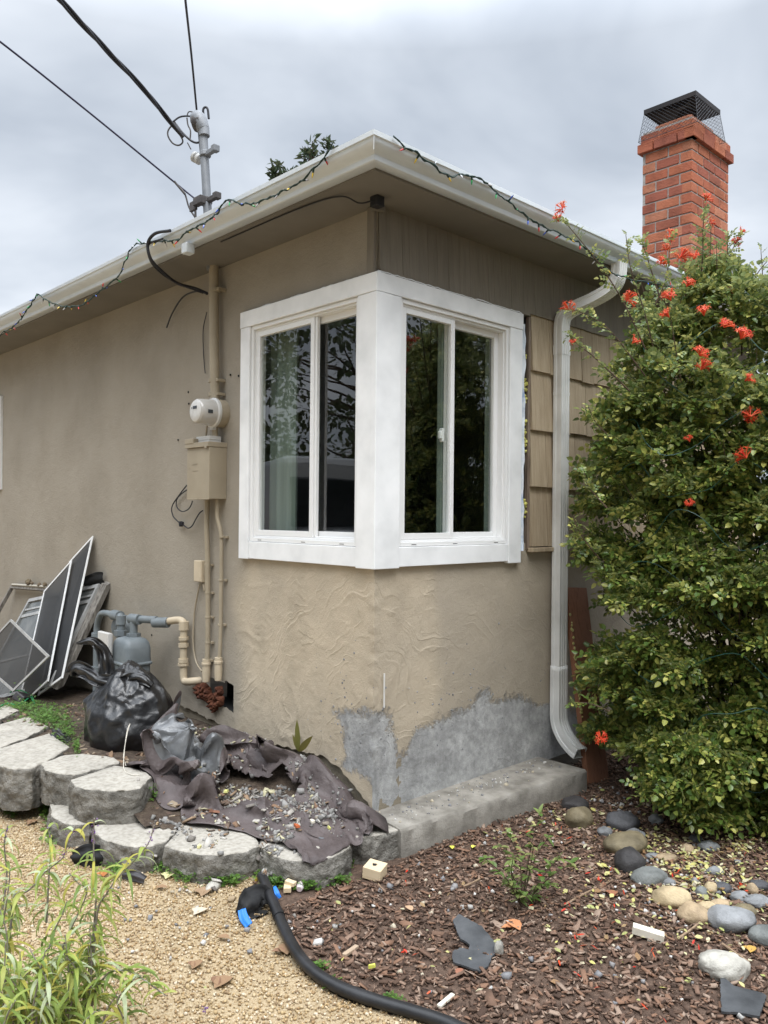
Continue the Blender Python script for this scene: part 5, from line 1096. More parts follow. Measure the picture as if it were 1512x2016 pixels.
l0, l1 = on_y(757,1326,-.016), on_y(757,1393,-.016); b = MB(); b.box((l0.x-.0016,-.019,l1.z),(l0.x+.0016,-.010,l0.z)); b.build('corner_bead', mat('bare white bead', (.75,.75,.73)), house)
# -- rubble on the tarp
bpy.context.view_layer.update()
RUB = mat('mortar rubble', [(.30,.29,.27),(.42,.41,.39)], rough=.95, scale=30, rpi=[(.13,.125,.12),(.18,.175,.165),(.24,.23,.22),(.10,.095,.09),(.32,.31,.29),(.16,.14,.12),(.21,.17,.125)], mixrpi=.8, bump=[(60,.4,.005)])
bpy.context.view_layer.update()
def on_tarp(px, py, z=.2):
    for _ in range(3): q = on_z(px, py, z); z = drop(q.x, q.y, .6)
    return Vector((q.x, q.y, z))
pts = []
for (cx, cy, sx, sy, n) in ((470,1500,60,14,150),(540,1505,36,16,120),(600,1535,42,26,220),(640,1560,30,16,120),(560,1570,45,16,150),(500,1560,50,14,90),(430,1480,30,10,60),(470,1590,60,8,60),(640,1600,60,20,26),(390,1450,30,14,70),(350,1600,40,8,50)):
    for k in range(int(n*2.6)): 
        q = on_tarp(random.gauss(cx,sx*.55), random.gauss(cy,sy*.55))
        if q.x < -.02 and q.z < soil(q.x, q.y)+.12: pts.append(q)
n = len(pts); PT = np.array(pts); s0 = rng.gamma(1.5,.0034,n)+.002; PT[:,2] += s0*.22
o = scatter('mortar_rubble', chip_v, chip_f, PT, rotm(rng.uniform(0,6,n),rng.uniform(0,6,n),rng.uniform(0,6,n)), s0[:,None]*rng.uniform(.6,1.5,(n,3)), RUB, jitter=.25); tag(o, 'grey mortar rubble strewn over the brown tarp', kind='stuff')
o = None
PT2 = []
for k in range(900):
    x, y = random.uniform(-.85,-.02), random.uniform(.4,2.8); 
    h = drop(x, y)
    if noise.noise(Vector((x*4,y*4,2))) > -.15 and h < soil(x, y)+.03: PT2.append((x, y, h))
PT2 = np.array(PT2); n = len(PT2); s0 = rng.gamma(2,.007,n)+.006
tag(scatter('bed_litter', chip_v, chip_f, PT2, rotm(rng.normal(0,.4,n),rng.normal(0,.4,n),rng.uniform(0,6,n)), np.stack([s0*1.5,s0*.7,s0*.2],1), mat('dead leaves and bark', [(.09,.055,.035),(.2,.14,.09)], rough=.9, scale=30, rpi=[(.06,.035,.025),(.12,.075,.05),(.20,.13,.08),(.30,.24,.17),(.08,.05,.04)], mixrpi=.8), jitter=.2), 'dead leaves and bark bits littering the raised bed', kind='stuff')
PT3 = []
for k in range(520):
    q = on_tarp(random.gauss(500,75), random.gauss(1545,36))
    if q.x < -.03 and q.z < soil(q.x,q.y)+.10: PT3.append((q.x,q.y,q.z+.004))
PT3 = np.array(PT3); n = len(PT3); s0 = rng.gamma(2,.006,n)+.005
tag(scatter('tarp_litter', chip_v, chip_f, PT3, rotm(rng.normal(0,.5,n),rng.normal(0,.5,n),rng.uniform(0,6,n)), np.stack([s0*1.6,s0*.8,s0*.2],1), mat('leaf and plaster litter', [(.2,.14,.09),(.3,.24,.18)], rough=.95, scale=30, rpi=[(.20,.12,.075),(.36,.34,.31),(.12,.08,.06),(.46,.44,.40),(.28,.19,.12),(.50,.47,.30),(.16,.15,.14)], mixrpi=.85), jitter=.25), 'dry leaf and plaster litter caught in the folds of the brown tarp', kind='stuff')
for (px, py, w, c, lab) in ((585,1560,.045,(.42,.10,.03),'orange brick chip on the tarp between rubble and flap'),(422,1570,.075,(.22,.10,.06),'red brown wood chip lying at the back of the broad block'),(502,1497,.022,(.02,.07,.35),'bit of bright blue plastic among the rubble'),(445,1580,.05,(.62,.60,.22),'pale yellow foam chip behind the broad block'),(393,1600,.032,(.66,.62,.30),'yellow foam crumb on the block joint'),(508,1550,.03,(.70,.42,.05),'bright yellow leaf among the rubble'),(648,1626,.02,(.62,.60,.20),'yellow crumb beside the pale offcut on the tarp'),(735,1628,.028,(.66,.66,.12),'bright yellow leaf on the tarp end by the small block'),(310,1600,.02,(.42,.30,.17),'small curled tan leaf near the clover tuft')):
    q = on_tarp(px, py); M = Matrix.Translation(q+Vector((0,0,.006))) @ Euler((random.uniform(-.3,.3),random.uniform(-.3,.3),random.uniform(0,3))).to_matrix().to_4x4(); b = MB()
    b.add([M @ Vector((a*w*.5, c_*w*.22, z*.005)) for a, c_, z in chip_v and [(-1,-.8,-1),(.8,-1,-1),(1,.7,-1),(-.7,1,-1),(-.9,-.7,1),(.7,-.9,1),(.9,.6,1.6),(-.6,.9,1)]], chip_f)
    tag(b.build('debris_chip', mat('chip colour', [tuple(x*.8 for x in c), c], rough=.8, scale=30)), lab, 'debris', 'loose scraps on the tarp')
q = on_tarp(633,1652,.1); nq = SC.ray_cast(DG(), Vector((q.x,q.y,.6)), Vector((0,0,-1)))[2]
b = MB(); b.lathe([(-.002,.013),(.003,.013),(.004,.010)], q, nq, 18); b.build('eyelet', POLEM, tarp, smooth=40); b = MB(); b.lathe([(.0035,.0085),(.0046,.0085)], q, nq, 16); b.build('eyelet_hole', BLACK, tarp)
# ================================================================== plants
def leafmat(name, cols, rough=.5, trans=.3, spec=.4): return mat(name, cols[len(cols)//2], rough=rough, scale=12, rpi=cols, mixrpi=1.0, trans=trans, spec=spec)
LEAF = leafmat('bush leaf', [(.07,.125,.022),(.105,.17,.03),(.17,.215,.042),(.085,.145,.026),(.30,.315,.07),(.135,.19,.034),(.055,.105,.022),(.43,.42,.11),(.21,.25,.05)], .36, .30, .5)
LEAFD = leafmat('clover leaf', [(.05,.12,.015),(.08,.17,.025),(.11,.22,.03),(.06,.14,.02)], .5, .3)
SALV = leafmat('salvia leaf', [(.20,.28,.055),(.28,.35,.075),(.15,.23,.05),(.35,.38,.10),(.44,.50,.32),(.24,.32,.08),(.40,.37,.07)], .6, .35)
STEM = mat('woody stem', [(.05,.032,.022),(.11,.075,.05)], rough=.9, scale=30)
STEMG = mat('grey salvia stem', [(.12,.10,.10),(.30,.27,.24),(.20,.16,.19)], rough=.8, scale=40)
PETAL = leafmat('orange red petal', [(.70,.045,.018),(.76,.085,.028),(.60,.025,.014),(.74,.13,.045)], .5, .35)
PURP = leafmat('purple bloom', [(.16,.05,.30),(.22,.10,.34),(.28,.20,.30)], .6, .2)
def compound_leaf(pairs=3, ll=.024, lw=.0185, gap=.017):
    V = []; F = []
    def lf(o, d, s):
        d = Vector(d).normalized(); w = Vector((-d.y, d.x, 0)); i = len(V); L, Wd = ll*s, lw*s
        O_ = Vector(o); tl = Vector((0,0,.22*L*math.sin(i*1.7))); V.extend([O_, O_+d*L*.28+w*Wd*.46+Vector((0,0,.08*L)), O_+d*L*.68+w*Wd*.42+Vector((0,0,.07*L))+tl*.6, O_+d*L-Vector((0,0,.12*L))+tl, O_+d*L*.68-w*Wd*.42+Vector((0,0,.07*L))+tl*.6, O_+d*L*.28-w*Wd*.46+Vector((0,0,.08*L))]); F.extend([(i,i+5,i+4,i+3),(i,i+3,i+2,i+1)])
    for k in range(pairs):
        for sg in (1,-1): lf((.012+gap*k, 0, -.002*k*k*.6), (.45, sg, 0), .8+.1*k)
    lf((.012+gap*pairs-.004, 0, -.004*pairs), (1,0,-.1), 1.15)
    return [tuple(v) for v in V], F
def basis(dirs, roll, ups=None):
    """rotation matrices whose x axis follows dirs, z near up"""
    d = dirs/np.linalg.norm(dirs, axis=1, keepdims=True); up = np.tile([0,0,1.0],(len(d),1))+rng.normal(0,roll,(len(d),3)) if ups is None else ups
    y = np.cross(up, d); y /= np.linalg.norm(y, axis=1, keepdims=True)+1e-9; z = np.cross(d, y); return np.stack([d, y, z], 2)
# -- the big bush
BC = np.array([1.955,-1.0,0.]); er = np.array([.724,-.69,0]); ef_ = np.array([.69,.724,0])   # across and away from the street corner
def bush_r(z):
    return lerp_tab([(0,.50),(.12,.66),(.4,.80),(.9,.85),(1.5,.83),(2.1,.82),(2.45,.74),(2.75,.56),(2.95,.34),(3.1,.1)], z)
P_, N__ = [], []
cl = []
while len(cl) < 460:
    z = random.uniform(.06, 2.95) if len(cl) < 390 else random.uniform(.9,2.2); a = random.uniform(0, 2*math.pi) if random.random() < .4 else random.uniform(math.pi*1.0, 2*math.pi); a = random.uniform(1.55*math.pi, 2.0*math.pi) if len(cl) >= 390 else a; r = bush_r(z); q = random.uniform(.62, 1.0) if random.random() < .8 else random.uniform(.2,.6)
    c = BC+er*math.cos(a)*r*q*1.0+ef_*math.sin(a)*r*q*.85+np.array([0,0,z])
    if c[1] > -.12: continue
    cl.append((c, random.uniform(.09,.19)*(1 if z < 2.3 else .8), z, q))
for k in range(46):                               # low skirts of leaves towards the path
    px = random.uniform(1290,1600); c = np.array(at(px, random.uniform(1470, 1560+min(115,(px-1280)*.55)), random.uniform(3.95,4.35)))
    if c[2] > .02: cl.append((c, random.uniform(.09,.15), float(c[2]), .9))
for c, r, z, q in cl:
    n = int(108*(r/.14)**2*(1.0 if z < 2.3 else .7))
    d = rng.normal(0,1,(n,3)); d /= np.linalg.norm(d,axis=1,keepdims=True); d[:,2] = np.abs(d[:,2])*.8+d[:,2]*.2
    rr = r*rng.uniform(.35,1.05,(n,1)); P_.append(c+d*rr); out = (c-BC)*[1,1,0]; out = out/(np.linalg.norm(out)+.01)
    N__.append(d*.8+out*.7+rng.normal(0,.6,(n,3))+np.array([0,0,-.12]))
P_ = np.concatenate(P_); N__ = np.concatenate(N__); k = P_[:,1] < -.07; P_, N__ = P_[k], N__[k]
bush = thing('flowering_bush', BC.tolist(), 'tall dense green bush with orange red trumpet flowers, right of the downspout', 'bush')
cv, cf = compound_leaf()
n = len(P_); sc_ = rng.uniform(.55,1.45,n)
scatter('foliage', cv, cf, P_, basis(N__, .9), np.repeat(sc_[:,None],3,1), LEAF, bush)
print('bush leaves', n)
b = MB()
for k in range(60):                              # limbs from the foot to the clumps
    c, r, z, q = cl[k]; a0 = random.uniform(0,6.28); s0 = BC+np.array([math.cos(a0)*.13,math.sin(a0)*.13,-.03]); m1 = s0*.55+c*.45+np.array([0,0,.12])-np.array([c[0]-BC[0],c[1]-BC[1],0])*.22
    b.tube(catmull([Vector(s0),Vector(m1),Vector(c),Vector(c+(c-m1)*.25)],4), [.008-.0006*j for j in range(13)], 5)
b.build('branches', STEM, bush, smooth=60)
# long sprays above and beside the mass
SPR = [[(1285,720,4.3),(1230,600,4.25),(1180,520,4.22),(1140,470,4.2),(1108,432,4.2)], [(1310,780,4.3),(1270,620,4.3),(1242,530,4.3),(1232,462,4.3)], [(1365,650,4.4),(1382,520,4.4),(1384,450,4.4),(1388,402,4.4)], [(1395,600,4.4),(1398,500,4.4),(1400,445,4.4)],
       [(1290,600,4.4),(1312,545,4.4),(1320,472,4.4)], [(1420,600,4.45),(1432,520,4.45),(1445,485,4.45),(1456,468,4.45)], [(1428,560,4.4),(1432,500,4.4),(1433,455,4.4)], [(1270,740,4.25),(1205,655,4.2),(1160,622,4.18),(1122,608,4.15)], [(1240,770,4.2),(1172,705,4.15),(1132,672,4.15),(1128,655,4.15)],
       [(1345,600,4.4),(1356,550,4.4),(1352,510,4.4)], [(1300,590,4.35),(1275,510,4.35),(1262,470,4.35)], [(1440,640,4.4),(1490,540,4.4),(1530,495,4.4)], [(1480,640,4.5),(1500,560,4.5),(1498,490,4.5)], [(1400,700,4.4),(1410,600,4.4),(1418,560,4.4)], [(1200,860,4.2),(1172,830,4.18),(1158,800,4.18)], [(1180,1100,4.2),(1145,1055,4.15),(1128,1020,4.15)], [(1200,1400,4.1),(1160,1385,4.1),(1125,1385,4.1)],
       [(1310,720,4.3),(1330,640,4.35),(1345,570,4.35)], [(1350,760,4.3),(1300,690,4.3),(1268,650,4.3)], [(1460,700,4.4),(1462,600,4.4),(1468,540,4.4)], [(1195,1000,4.15),(1160,960,4.15),(1150,930,4.15)]]
LP, LD = [], []
for s in SPR:
    pth = catmull([at(*q) for q in s], 8); N = len(pth); sp = MB(); sp.tube(pth, [.0045-.0028*i/(N-1) for i in range(N)], 5); sp.build('spray_stem', STEM, bush, smooth=60)
    L = sum((c-a).length for a, c in zip(pth, pth[1:])); dens = .40 if s[0][1] < 900 else .8
    for i in range(N-1):
        t = (pth[i+1]-pth[i]); f = i/N
        for k in range(max(1, int(t.length/.016*dens*(1.6-f)))):
            LP.append(pth[i]+t*random.random()); d = Vector((random.gauss(0,1),random.gauss(0,1),random.gauss(.1,.6))).normalized()+t.normalized()*.7; LD.append(d)
LP = np.array(LP); LD = np.array(LD); n = len(LP); scatter('spray_leaves', cv, cf, LP, basis(LD,.4), np.repeat(rng.uniform(.55,1.0,n)[:,None],3,1), LEAF, bush)
# flowers: a head of flared tubes, copied round
def flower_mesh(seed, nt=9, ln=.045):
    r_ = random.Random(seed); b = MB()
    for k in range(nt):
        a = 2*math.pi*k/nt+r_.uniform(-.3,.3); el = r_.uniform(.15,1.1); d = Vector((math.cos(a)*math.cos(el), math.sin(a)*math.cos(el), math.sin(el))); L = ln*r_.uniform(.7,1.15)
        pts = [d*L*t+Vector((0,0,.010*math.sin(t*2.5))) for t in (0,.25,.5,.75,1)]; b.tube(pts, [.0015,.002,.003,.004,.0048], 6, cap=False)
        tip = pts[-1]; u = d.cross(Vector((0,0,1))).normalized(); w = d.cross(u)
        for j in range(5):
            an = 2*math.pi*j/5; e_ = (u*math.cos(an)+w*math.sin(an)); s_ = d.cross(e_); b.add([tip+e_*.004+s_*.003, tip+e_*.004-s_*.003, tip+e_*.017-d*.004*r_.random()-s_*.001, tip+e_*.017-d*.006*r_.random()+s_*.002], [(0,1,2,3)])
        q = tip+d*.012; b.tube([tip*.9, q], .0008, 4)
    b2 = MB(); b2.v, b2.f, b2.mi = b.v, b.f, b.mi; return b2
proto = [flower_mesh(s, n_).build('flower', PETAL, bush, smooth=60) for s, n_ in ((1,9),(2,7),(3,11))]
FL = [(1108,412,4.2),(1100,437,4.2),(1388,395,4.4),(1400,440,4.4),(1318,468,4.4),(1312,492,4.38),(1338,508,4.35),(1456,460,4.45),(1447,480,4.45),(1122,612,4.15),(1127,680,4.15),(1232,592,4.1),(1321,592,4.15),(1386,622,4.0),(1425,645,3.95),(1458,668,3.92),(1244,677,4.05),(1378,702,3.98),(1380,728,3.98),(1466,750,3.92),(1478,820,3.9),(1470,902,3.88),(1358,870,3.92),(1358,995,3.9),(1182,1457,4.0),(1366,512,4.35),(1300,520,4.3),(1352,565,4.2),(1318,625,4.1),(1445,578,4.3)]
for i, (px, py, dp) in enumerate(FL):
    o = proto[i] if i < 3 else proto[i % 3].copy()
    if i >= 3: COL.objects.link(o)
    sc = random.uniform(.75,1.1)*(.75 if i in (2,3,7,8,5,10,22,23,26) else 1.05)
    o.parent = bush; o.matrix_parent_inverse = Matrix.Translation(-Vector(BC)); o.location = at(px, py, dp); o.rotation_euler = (random.uniform(-.9,.9), random.uniform(-.9,.9), random.uniform(0,6)); o.scale = (sc,)*3
for i in (22, 24): pass
# -- green light wire wound through the bush
WIREG = mat('green wire', [(.010,.05,.04),(.015,.075,.058)], rough=.45, scale=20)
bl = thing('string_lights', (1.5,-.7,1.5), 'teal green light string wound through the flowering bush', 'string lights')
for k in range(11):
    z = .35+k*.24; a0 = random.uniform(3.3,3.9); pp = []
    for j in range(12):
        a = a0+j*.16; zz = z+.09*math.sin(j*1.3+k)+random.uniform(-.04,.04); r = bush_r(zz)*random.uniform(.98,1.08); pp.append(Vector(BC+er*math.cos(a)*r+ef_*math.sin(a)*r*.85+np.array([0,0,zz])))
    part_tube('wire', catmull(pp, 4), .0019, WIREG, bl, 5)
# -- foreground salvia
sal = thing('salvia_plant', on_z(90,2050,0), 'leggy salvia with long narrow pale green leaves in the near left corner', 'plant')
def zz3(x, y): return (x*.2183, 1620+y*.2183)
ST = [([(290,1900),(300,1780),(330,1550),(400,1300),(480,1000),(560,830),(600,710)],2.42),([(40,1500),(100,900),(130,660),(240,620),(330,540),(400,450),(500,370),(575,300),(620,150),(690,20)],2.50),([(700,1850),(800,1340),(850,900),(865,640),(845,300),(848,20),(850,-40)],2.40),([(720,1850),(830,1300),(880,800),(960,640),(1060,500),(1200,350),(1340,180),(1390,20)],2.38),
      ([(780,1900),(850,1560),(920,1420),(1010,1340),(1160,1340),(1290,1410),(1400,1490),(1500,1560)],2.34),([(1110,1900),(1100,1750),(1060,1600),(1150,1480),(1230,1380)],2.30),([(760,1800),(800,1340),(795,1080)],2.36),([(20,1700),(60,1300),(60,1000),(-30,700)],2.40),([(640,1900),(650,1650),(690,1450),(600,1250),(560,1100)],2.36),([(150,1950),(170,1700),(180,1450),(250,1350)],2.28),([(0,900),(60,500),(40,200),(70,20)],2.6),([(430,1950),(450,1600),(500,1300),(620,1000),(780,640),(700,540),(620,450)],2.48),
      ([(300,1950),(220,1650),(130,1450),(20,1380)],2.26),([(520,1950),(560,1700),(640,1500)],2.26),([(900,1950),(960,1700),(1060,1540)],2.30),([(-60,1400),(-20,1100),(40,820),(80,560),(90,420)],2.5),([(420,900),(440,500),(460,200),(420,0)],2.62),([(350,1950),(380,1700),(420,1500)],2.2),([(0,1950),(60,1750),(140,1600)],2.15),([(700,1950),(760,1800),(860,1700)],2.2)]
for k in range(16):
    x0 = random.uniform(-120,760); ST.append(([(x0,2000),(x0+random.uniform(-60,60),1750),(x0+random.uniform(-90,110),random.uniform(1250,1550)),(x0+random.uniform(-120,160),random.uniform(950,1300))], random.uniform(2.2,2.5)))
sm2 = MB(); LP, LD, LS = [], [], []; FP = []
for si, (s, dp) in enumerate(ST):
    pth = catmull([at(*zz3(*q), dp-.012*i) for i, q in enumerate(s)], 7); N = len(pth); sm2.tube(pth, [.0036-.0022*i/(N-1) for i in range(N)], 6)
    acc = random.uniform(0,.03); bloom = si in (2,3,10,16,1)
    for i in range(N-1):
        t = pth[i+1]-pth[i]; acc += t.length; f = i/N
        if acc > .021:
            acc = 0
            if bloom and f > .72:
                for _ in range(5): FP.append(pth[i]+Vector((random.gauss(0,.004),random.gauss(0,.004),random.gauss(0,.006))))
                if random.random() < .75: continue
            a = random.uniform(0,6.28)
            for k in range(random.choice((2,2,3,4))):
                an = a+k*math.pi*(1 if k < 2 else .5)+random.uniform(-.3,.3); LP.append(pth[i]); LD.append(Vector((math.cos(an),math.sin(an),random.uniform(-.15,.7)))); LS.append(random.uniform(.45,1.0)*(1 if f < .75 else .7))
sm2.build('stems', STEMG, sal, smooth=60)
lv = MB(); 
for p, d, s in zip(LP, LD, LS):                   # lance leaf: folded strip that droops
    L = .125*s; W_ = .0050*(.7+.5*random.random()); h = Vector((d.x,d.y,0)).normalized(); sd = Vector((-h.y,h.x,0)); el = math.asin(max(-1,min(1,d.normalized().z))); dr = random.uniform(.8,2.6); q = p.copy(); vs = []; fs = []; K = 7; tw = random.uniform(-.5,.5)
    for j in range(K+1):
        t = j/K; w = W_*math.sin(math.pi*min(1,.12+.88*t)**.8)*(1 if j < K else 0)+.0004; e = el-dr*t; dirv = h*math.cos(e)+Vector((0,0,math.sin(e))); nn = (h*-math.sin(e)+Vector((0,0,math.cos(e)))); s2 = sd*math.cos(tw*t)+nn*math.sin(tw*t)
        vs += [q+s2*w+nn*w*.35, q, q-s2*w+nn*w*.35]; q = q+dirv*(L/K)
    for j in range(K): fs += [(j*3,j*3+1,j*3+4,j*3+3),(j*3+1,j*3+2,j*3+5,j*3+4)]
    lv.add(vs, fs)
lv.build('leaves', SALV, sal, smooth=60)
FP += [on_z(88+random.gauss(0,5),1948+random.gauss(0,4),.3) for _ in range(0)]+[at(*zz3(210+random.gauss(0,12),1495+random.gauss(0,8)),2.3) for _ in range(14)]+[at(400+random.gauss(0,5),1988+random.gauss(0,4),2.55) for _ in range(16)]
FPn = np.array(FP); n = len(FPn); scatter('blooms', oc_v, oc_f, FPn, rotm(rng.uniform(0,6,n),rng.uniform(0,6,n),rng.uniform(0,6,n)), rng.uniform(.0015,.004,(n,3)), PURP, sal)
# -- clover and other weeds, past counting
tv, tf = [], []
for k in range(3):
    a = 2*math.pi*k/3; d = Vector((math.cos(a),math.sin(a),0)); w = Vector((-d.y,d.x,0)); i = len(tv); tv += [(0,0,0), tuple(d*.55+w*.5+Vector((0,0,.12))), tuple(d*.95+w*.28), tuple(d*.82), tuple(d*.95-w*.28), tuple(d*.55-w*.5+Vector((0,0,.12)))]; tf += [(i,i+3,i+2,i+1),(i,i+5,i+4,i+3)]
CW = []
bpy.context.view_layer.update()
for (px, py, sx, sy, z, n) in ((35,1548,22,22,0,300),(60,1520,16,18,0.03,260),(20,1600,14,10,0,50),(95,1420,34,16,.25,520),(40,1385,40,10,.25,300),(130,1450,20,22,.25,240),(70,1400,60,10,.25,260),(150,1480,6,10,.25,60),(90,1590,10,16,0.02,120),(100,1640,12,22,0,140),(155,1615,12,14,.03,110),(195,1592,8,9,.03,60),(300,1592,8,9,.12,80),(210,1690,14,14,0,120),(235,1712,16,9,0,90),(330,1712,26,10,0,260),(375,1728,26,8,0,160),(440,1738,30,6,0,140),(515,1690,7,18,0.02,120),(520,1735,12,9,0,90),(545,1740,18,9,0,160),(600,1748,24,6,0,150),(660,1738,24,6,0,80),(692,1690,4,14,0,50),(425,1425,14,16,.3,40),(437,1400,4,12,.33,30),(420,1470,22,6,.27,60),(360,1690+30,16,6,0,60),(630,1905,14,10,0,30),(655,1945,14,10,0,30),(770,1975,18,8,0,40)):
    for k in range(int(n*1.5)):
        q = on_z(random.gauss(px,sx*.62), random.gauss(py,sy*.62), z); h = drop(q.x,q.y,.6) if z > .06 else gz(q.x,q.y)
        if abs(h-z) < .10: CW.append((q.x,q.y,h+random.uniform(.004,.038)*(1 if n > 50 else .6)))
CW = np.array(CW); n = len(CW)
tag(scatter('clover_weeds', tv, tf, CW, rotm(rng.normal(0,.35,n),rng.normal(0,.35,n),rng.uniform(0,6,n)), np.repeat(rng.uniform(.006,.0125,n)[:,None],3,1), LEAFD), 'small green clover growing between and below the blocks', kind='stuff')
# -- sapling in the bark, and the seedling by the wall
def leaf_quad(b, p, d, L, W_, up=Vector((0,0,1)), cup=.15, droop=.25):
    d = d.normalized(); s = d.cross(up).normalized(); u = s.cross(d); ks = ((0,.0),(.2,.75),(.45,1),(.75,.7),(1,.02)); vs = []
    for t, w in ks: q = p+d*L*t-u*(droop*L*t*t); vs += [q+s*W_*w*.5+u*cup*W_*w, q, q-s*W_*w*.5+u*cup*W_*w]
    b.add(vs, [f for j in range(4) for f in ((j*3,j*3+1,j*3+4,j*3+3),(j*3+1,j*3+2,j*3+5,j*3+4))])
spl = thing('sapling', on_z(1027,1786,0), 'young leafy sapling standing alone in the bark mulch', 'shrub')
b, l = MB(), MB(); base = on_z(1027,1786,0); dpt = 3.28
for tip in ((1062,1602),(1000,1640),(1078,1650),(985,1668),(1100,1690),(1010,1690),(1125,1700),(1050,1668),(1085,1740),(1000,1740),(1035,1765),(1068,1775),(955,1690)):
    e_ = at(tip[0], tip[1], dpt+random.uniform(-.18,.12)); pth = catmull([base, base*.5+e_*.5+Vector((random.uniform(-.02,.02),random.uniform(-.02,.02),.03)), e_], 6); N = len(pth); b.tube(pth, [.0032-.0018*i/(N-1) for i in range(N)], 5)
    for i in range(3, N):
        for k in range(1 if random.random() < .7 else 2): leaf_quad(l, pth[i], Vector((random.gauss(0,1),random.gauss(0,1),random.gauss(.2,.4))), random.uniform(.026,.046), random.uniform(.016,.024))
    for k in range(3): leaf_quad(l, e_, Vector((random.gauss(0,1),random.gauss(0,1),random.gauss(.5,.4))), random.uniform(.026,.042), random.uniform(.015,.022))
b.build('stems', STEM, spl, smooth=60); l.build('leaves', leafmat('sapling leaf', [(.08,.15,.03),(.13,.20,.05),(.18,.24,.07),(.10,.16,.04),(.25,.27,.10)], .4, .3), spl, smooth=60)
sd_ = thing('seedling', on_x(588,1478,-.03), 'seedling with three bronze green leaves against the foot of the wall', 'plant'); l = MB(); p = on_x(588,1480,-.04)
for tip, W_ in (((583,1418),.032),((612,1452),.036),((575,1446),.02)): e_ = on_x(*tip, -.06); leaf_quad(l, p, e_-p, (e_-p).length, W_, up=Vector((-.8,-.6,.1)), cup=.12, droop=.1)
l.build('leaves', leafmat('bronze leaf', [(.12,.12,.03),(.17,.14,.03),(.10,.11,.025)], .4, .25), sd_, smooth=60)
# -- fallen leaves, petals, twigs
FALL = leafmat('fallen leaf', [(.48,.44,.14),(.52,.48,.20),(.36,.38,.13),(.56,.52,.30),(.33,.33,.13),(.26,.15,.07),(.30,.20,.10),(.52,.48,.32),(.22,.13,.08)], .6, .15)
P_ = []
for (px, py, sx, sy, n) in ((1330,1690,80,46,420),(1420,1740,90,40,330),(1250,1640,70,40,170),(1120,1600,90,36,90),(1000,1640,110,40,60),(1200,1740,140,60,140),(1380,1820,110,60,130),(1180,1880,220,80,60),(900,1800,200,90,40),(1460,1660,50,26,160),(500,1830,200,60,14)):
    for k in range(n): q = on_z(random.gauss(px,sx*.7), min(2040,max(1545,random.gauss(py,sy*.7))), .012); P_.append((q.x,q.y,gz(q.x,q.y)+random.uniform(.008,.02)))
P_ = np.array(P_); k = np.array([(x > edge_x(y) or random.random() < .5) and y < -.36 for x, y, z in P_]); P_ = P_[k]; n = len(P_)
lv_ = [(0,0,0),(.35,.28,.10),(.72,.22,.04),(1,0,0),(.72,-.22,.06),(.35,-.28,.10)]; lf_ = [(0,3,2,1),(0,5,4,3)]
tag(scatter('fallen_leaves', lv_, lf_, P_, rotm(rng.normal(0,.35,n),rng.normal(0,.35,n),rng.uniform(0,6,n)), np.repeat(rng.gamma(5,.0033,n)[:,None]+.005,3,1)*np.array([1,1,.6]), FALL), 'pale yellow fallen leaves scattered on the bark mulch', kind='stuff')
P_ = []
for k in range(55): q = on_z(random.gauss(1250,170), random.gauss(1760,90), .012); P_.append((q.x,q.y,gz(q.x,q.y)+.014))
for px, py in ((968,1622),(815,1682),(1105,1652),(1098,1622),(958,1750),(1365,1738),(1320,1725),(1115,1790),(1140,1842),(1375,1858),(800,1880),(1180,1745),(1455,1745),(1475,1750)):
    for k in range(4): q = on_z(px+random.gauss(0,6), py+random.gauss(0,4), .012); P_.append((q.x,q.y,gz(q.x,q.y)+.016))
P_ = np.array([p for p in P_ if p[1] < -.36]); n = len(P_)
tag(scatter('fallen_petals', lv_, lf_, P_, rotm(rng.normal(0,.5,n),rng.normal(0,.5,n),rng.uniform(0,6,n)), np.stack([rng.uniform(.02,.036,n),rng.uniform(.008,.014,n),rng.uniform(.01,.03,n)],1), PETAL), 'red orange petals fallen on the bark mulch', kind='stuff')
PEB = mat('pale grit', [(.45,.43,.40),(.6,.58,.54)], rough=.9, scale=30, rpi=[(.22,.21,.21),(.36,.35,.33),(.52,.50,.47),(.16,.16,.17),(.42,.36,.26)], mixrpi=.9)
P_ = []
for (px, py, sx, sy, n) in ((950,1640,160,60,60),(1350,1770,120,60,150),(800,1760,120,60,30),(1100,1850,260,110,40),(560,1790,120,50,34),(300,1800,140,80,26),(1180,1580,80,30,50)):
    for k in range(n): q = on_z(random.gauss(px,sx*.7), min(2040,random.gauss(py,sy*.7)), .01); P_.append((q.x,q.y,gz(q.x,q.y)+.006))
P_ = np.array([p for p in P_ if p[1] < -.36 or p[0] < -.9]); n = len(P_); s0 = rng.gamma(3,.0028,n)+.003
for k in range(170): P_ = np.vstack([P_, [[random.uniform(0,1.36), -random.gauss(.11,.07), .130]]]) if True else P_
P_ = P_[[i for i, p in enumerate(P_) if not (p[2] > .1 and not (-.24 < p[1] < -.02))]]; n = len(P_); s0 = rng.gamma(3,.0028,n)+.003; s0[P_[:,2] > .1] *= .55
tag(scatter('stone_grit', chip_v, chip_f, P_, rotm(rng.uniform(0,6,n),rng.uniform(0,6,n),rng.uniform(0,6,n)), s0[:,None]*rng.uniform(.7,1.4,(n,3)), PEB, jitter=.2), 'small pale stone bits scattered over bark and gravel', kind='stuff')
DL = leafmat('dead leaf', [(.13,.07,.045),(.20,.11,.065),(.26,.16,.09),(.10,.055,.04),(.32,.2,.1)], .8, .08)
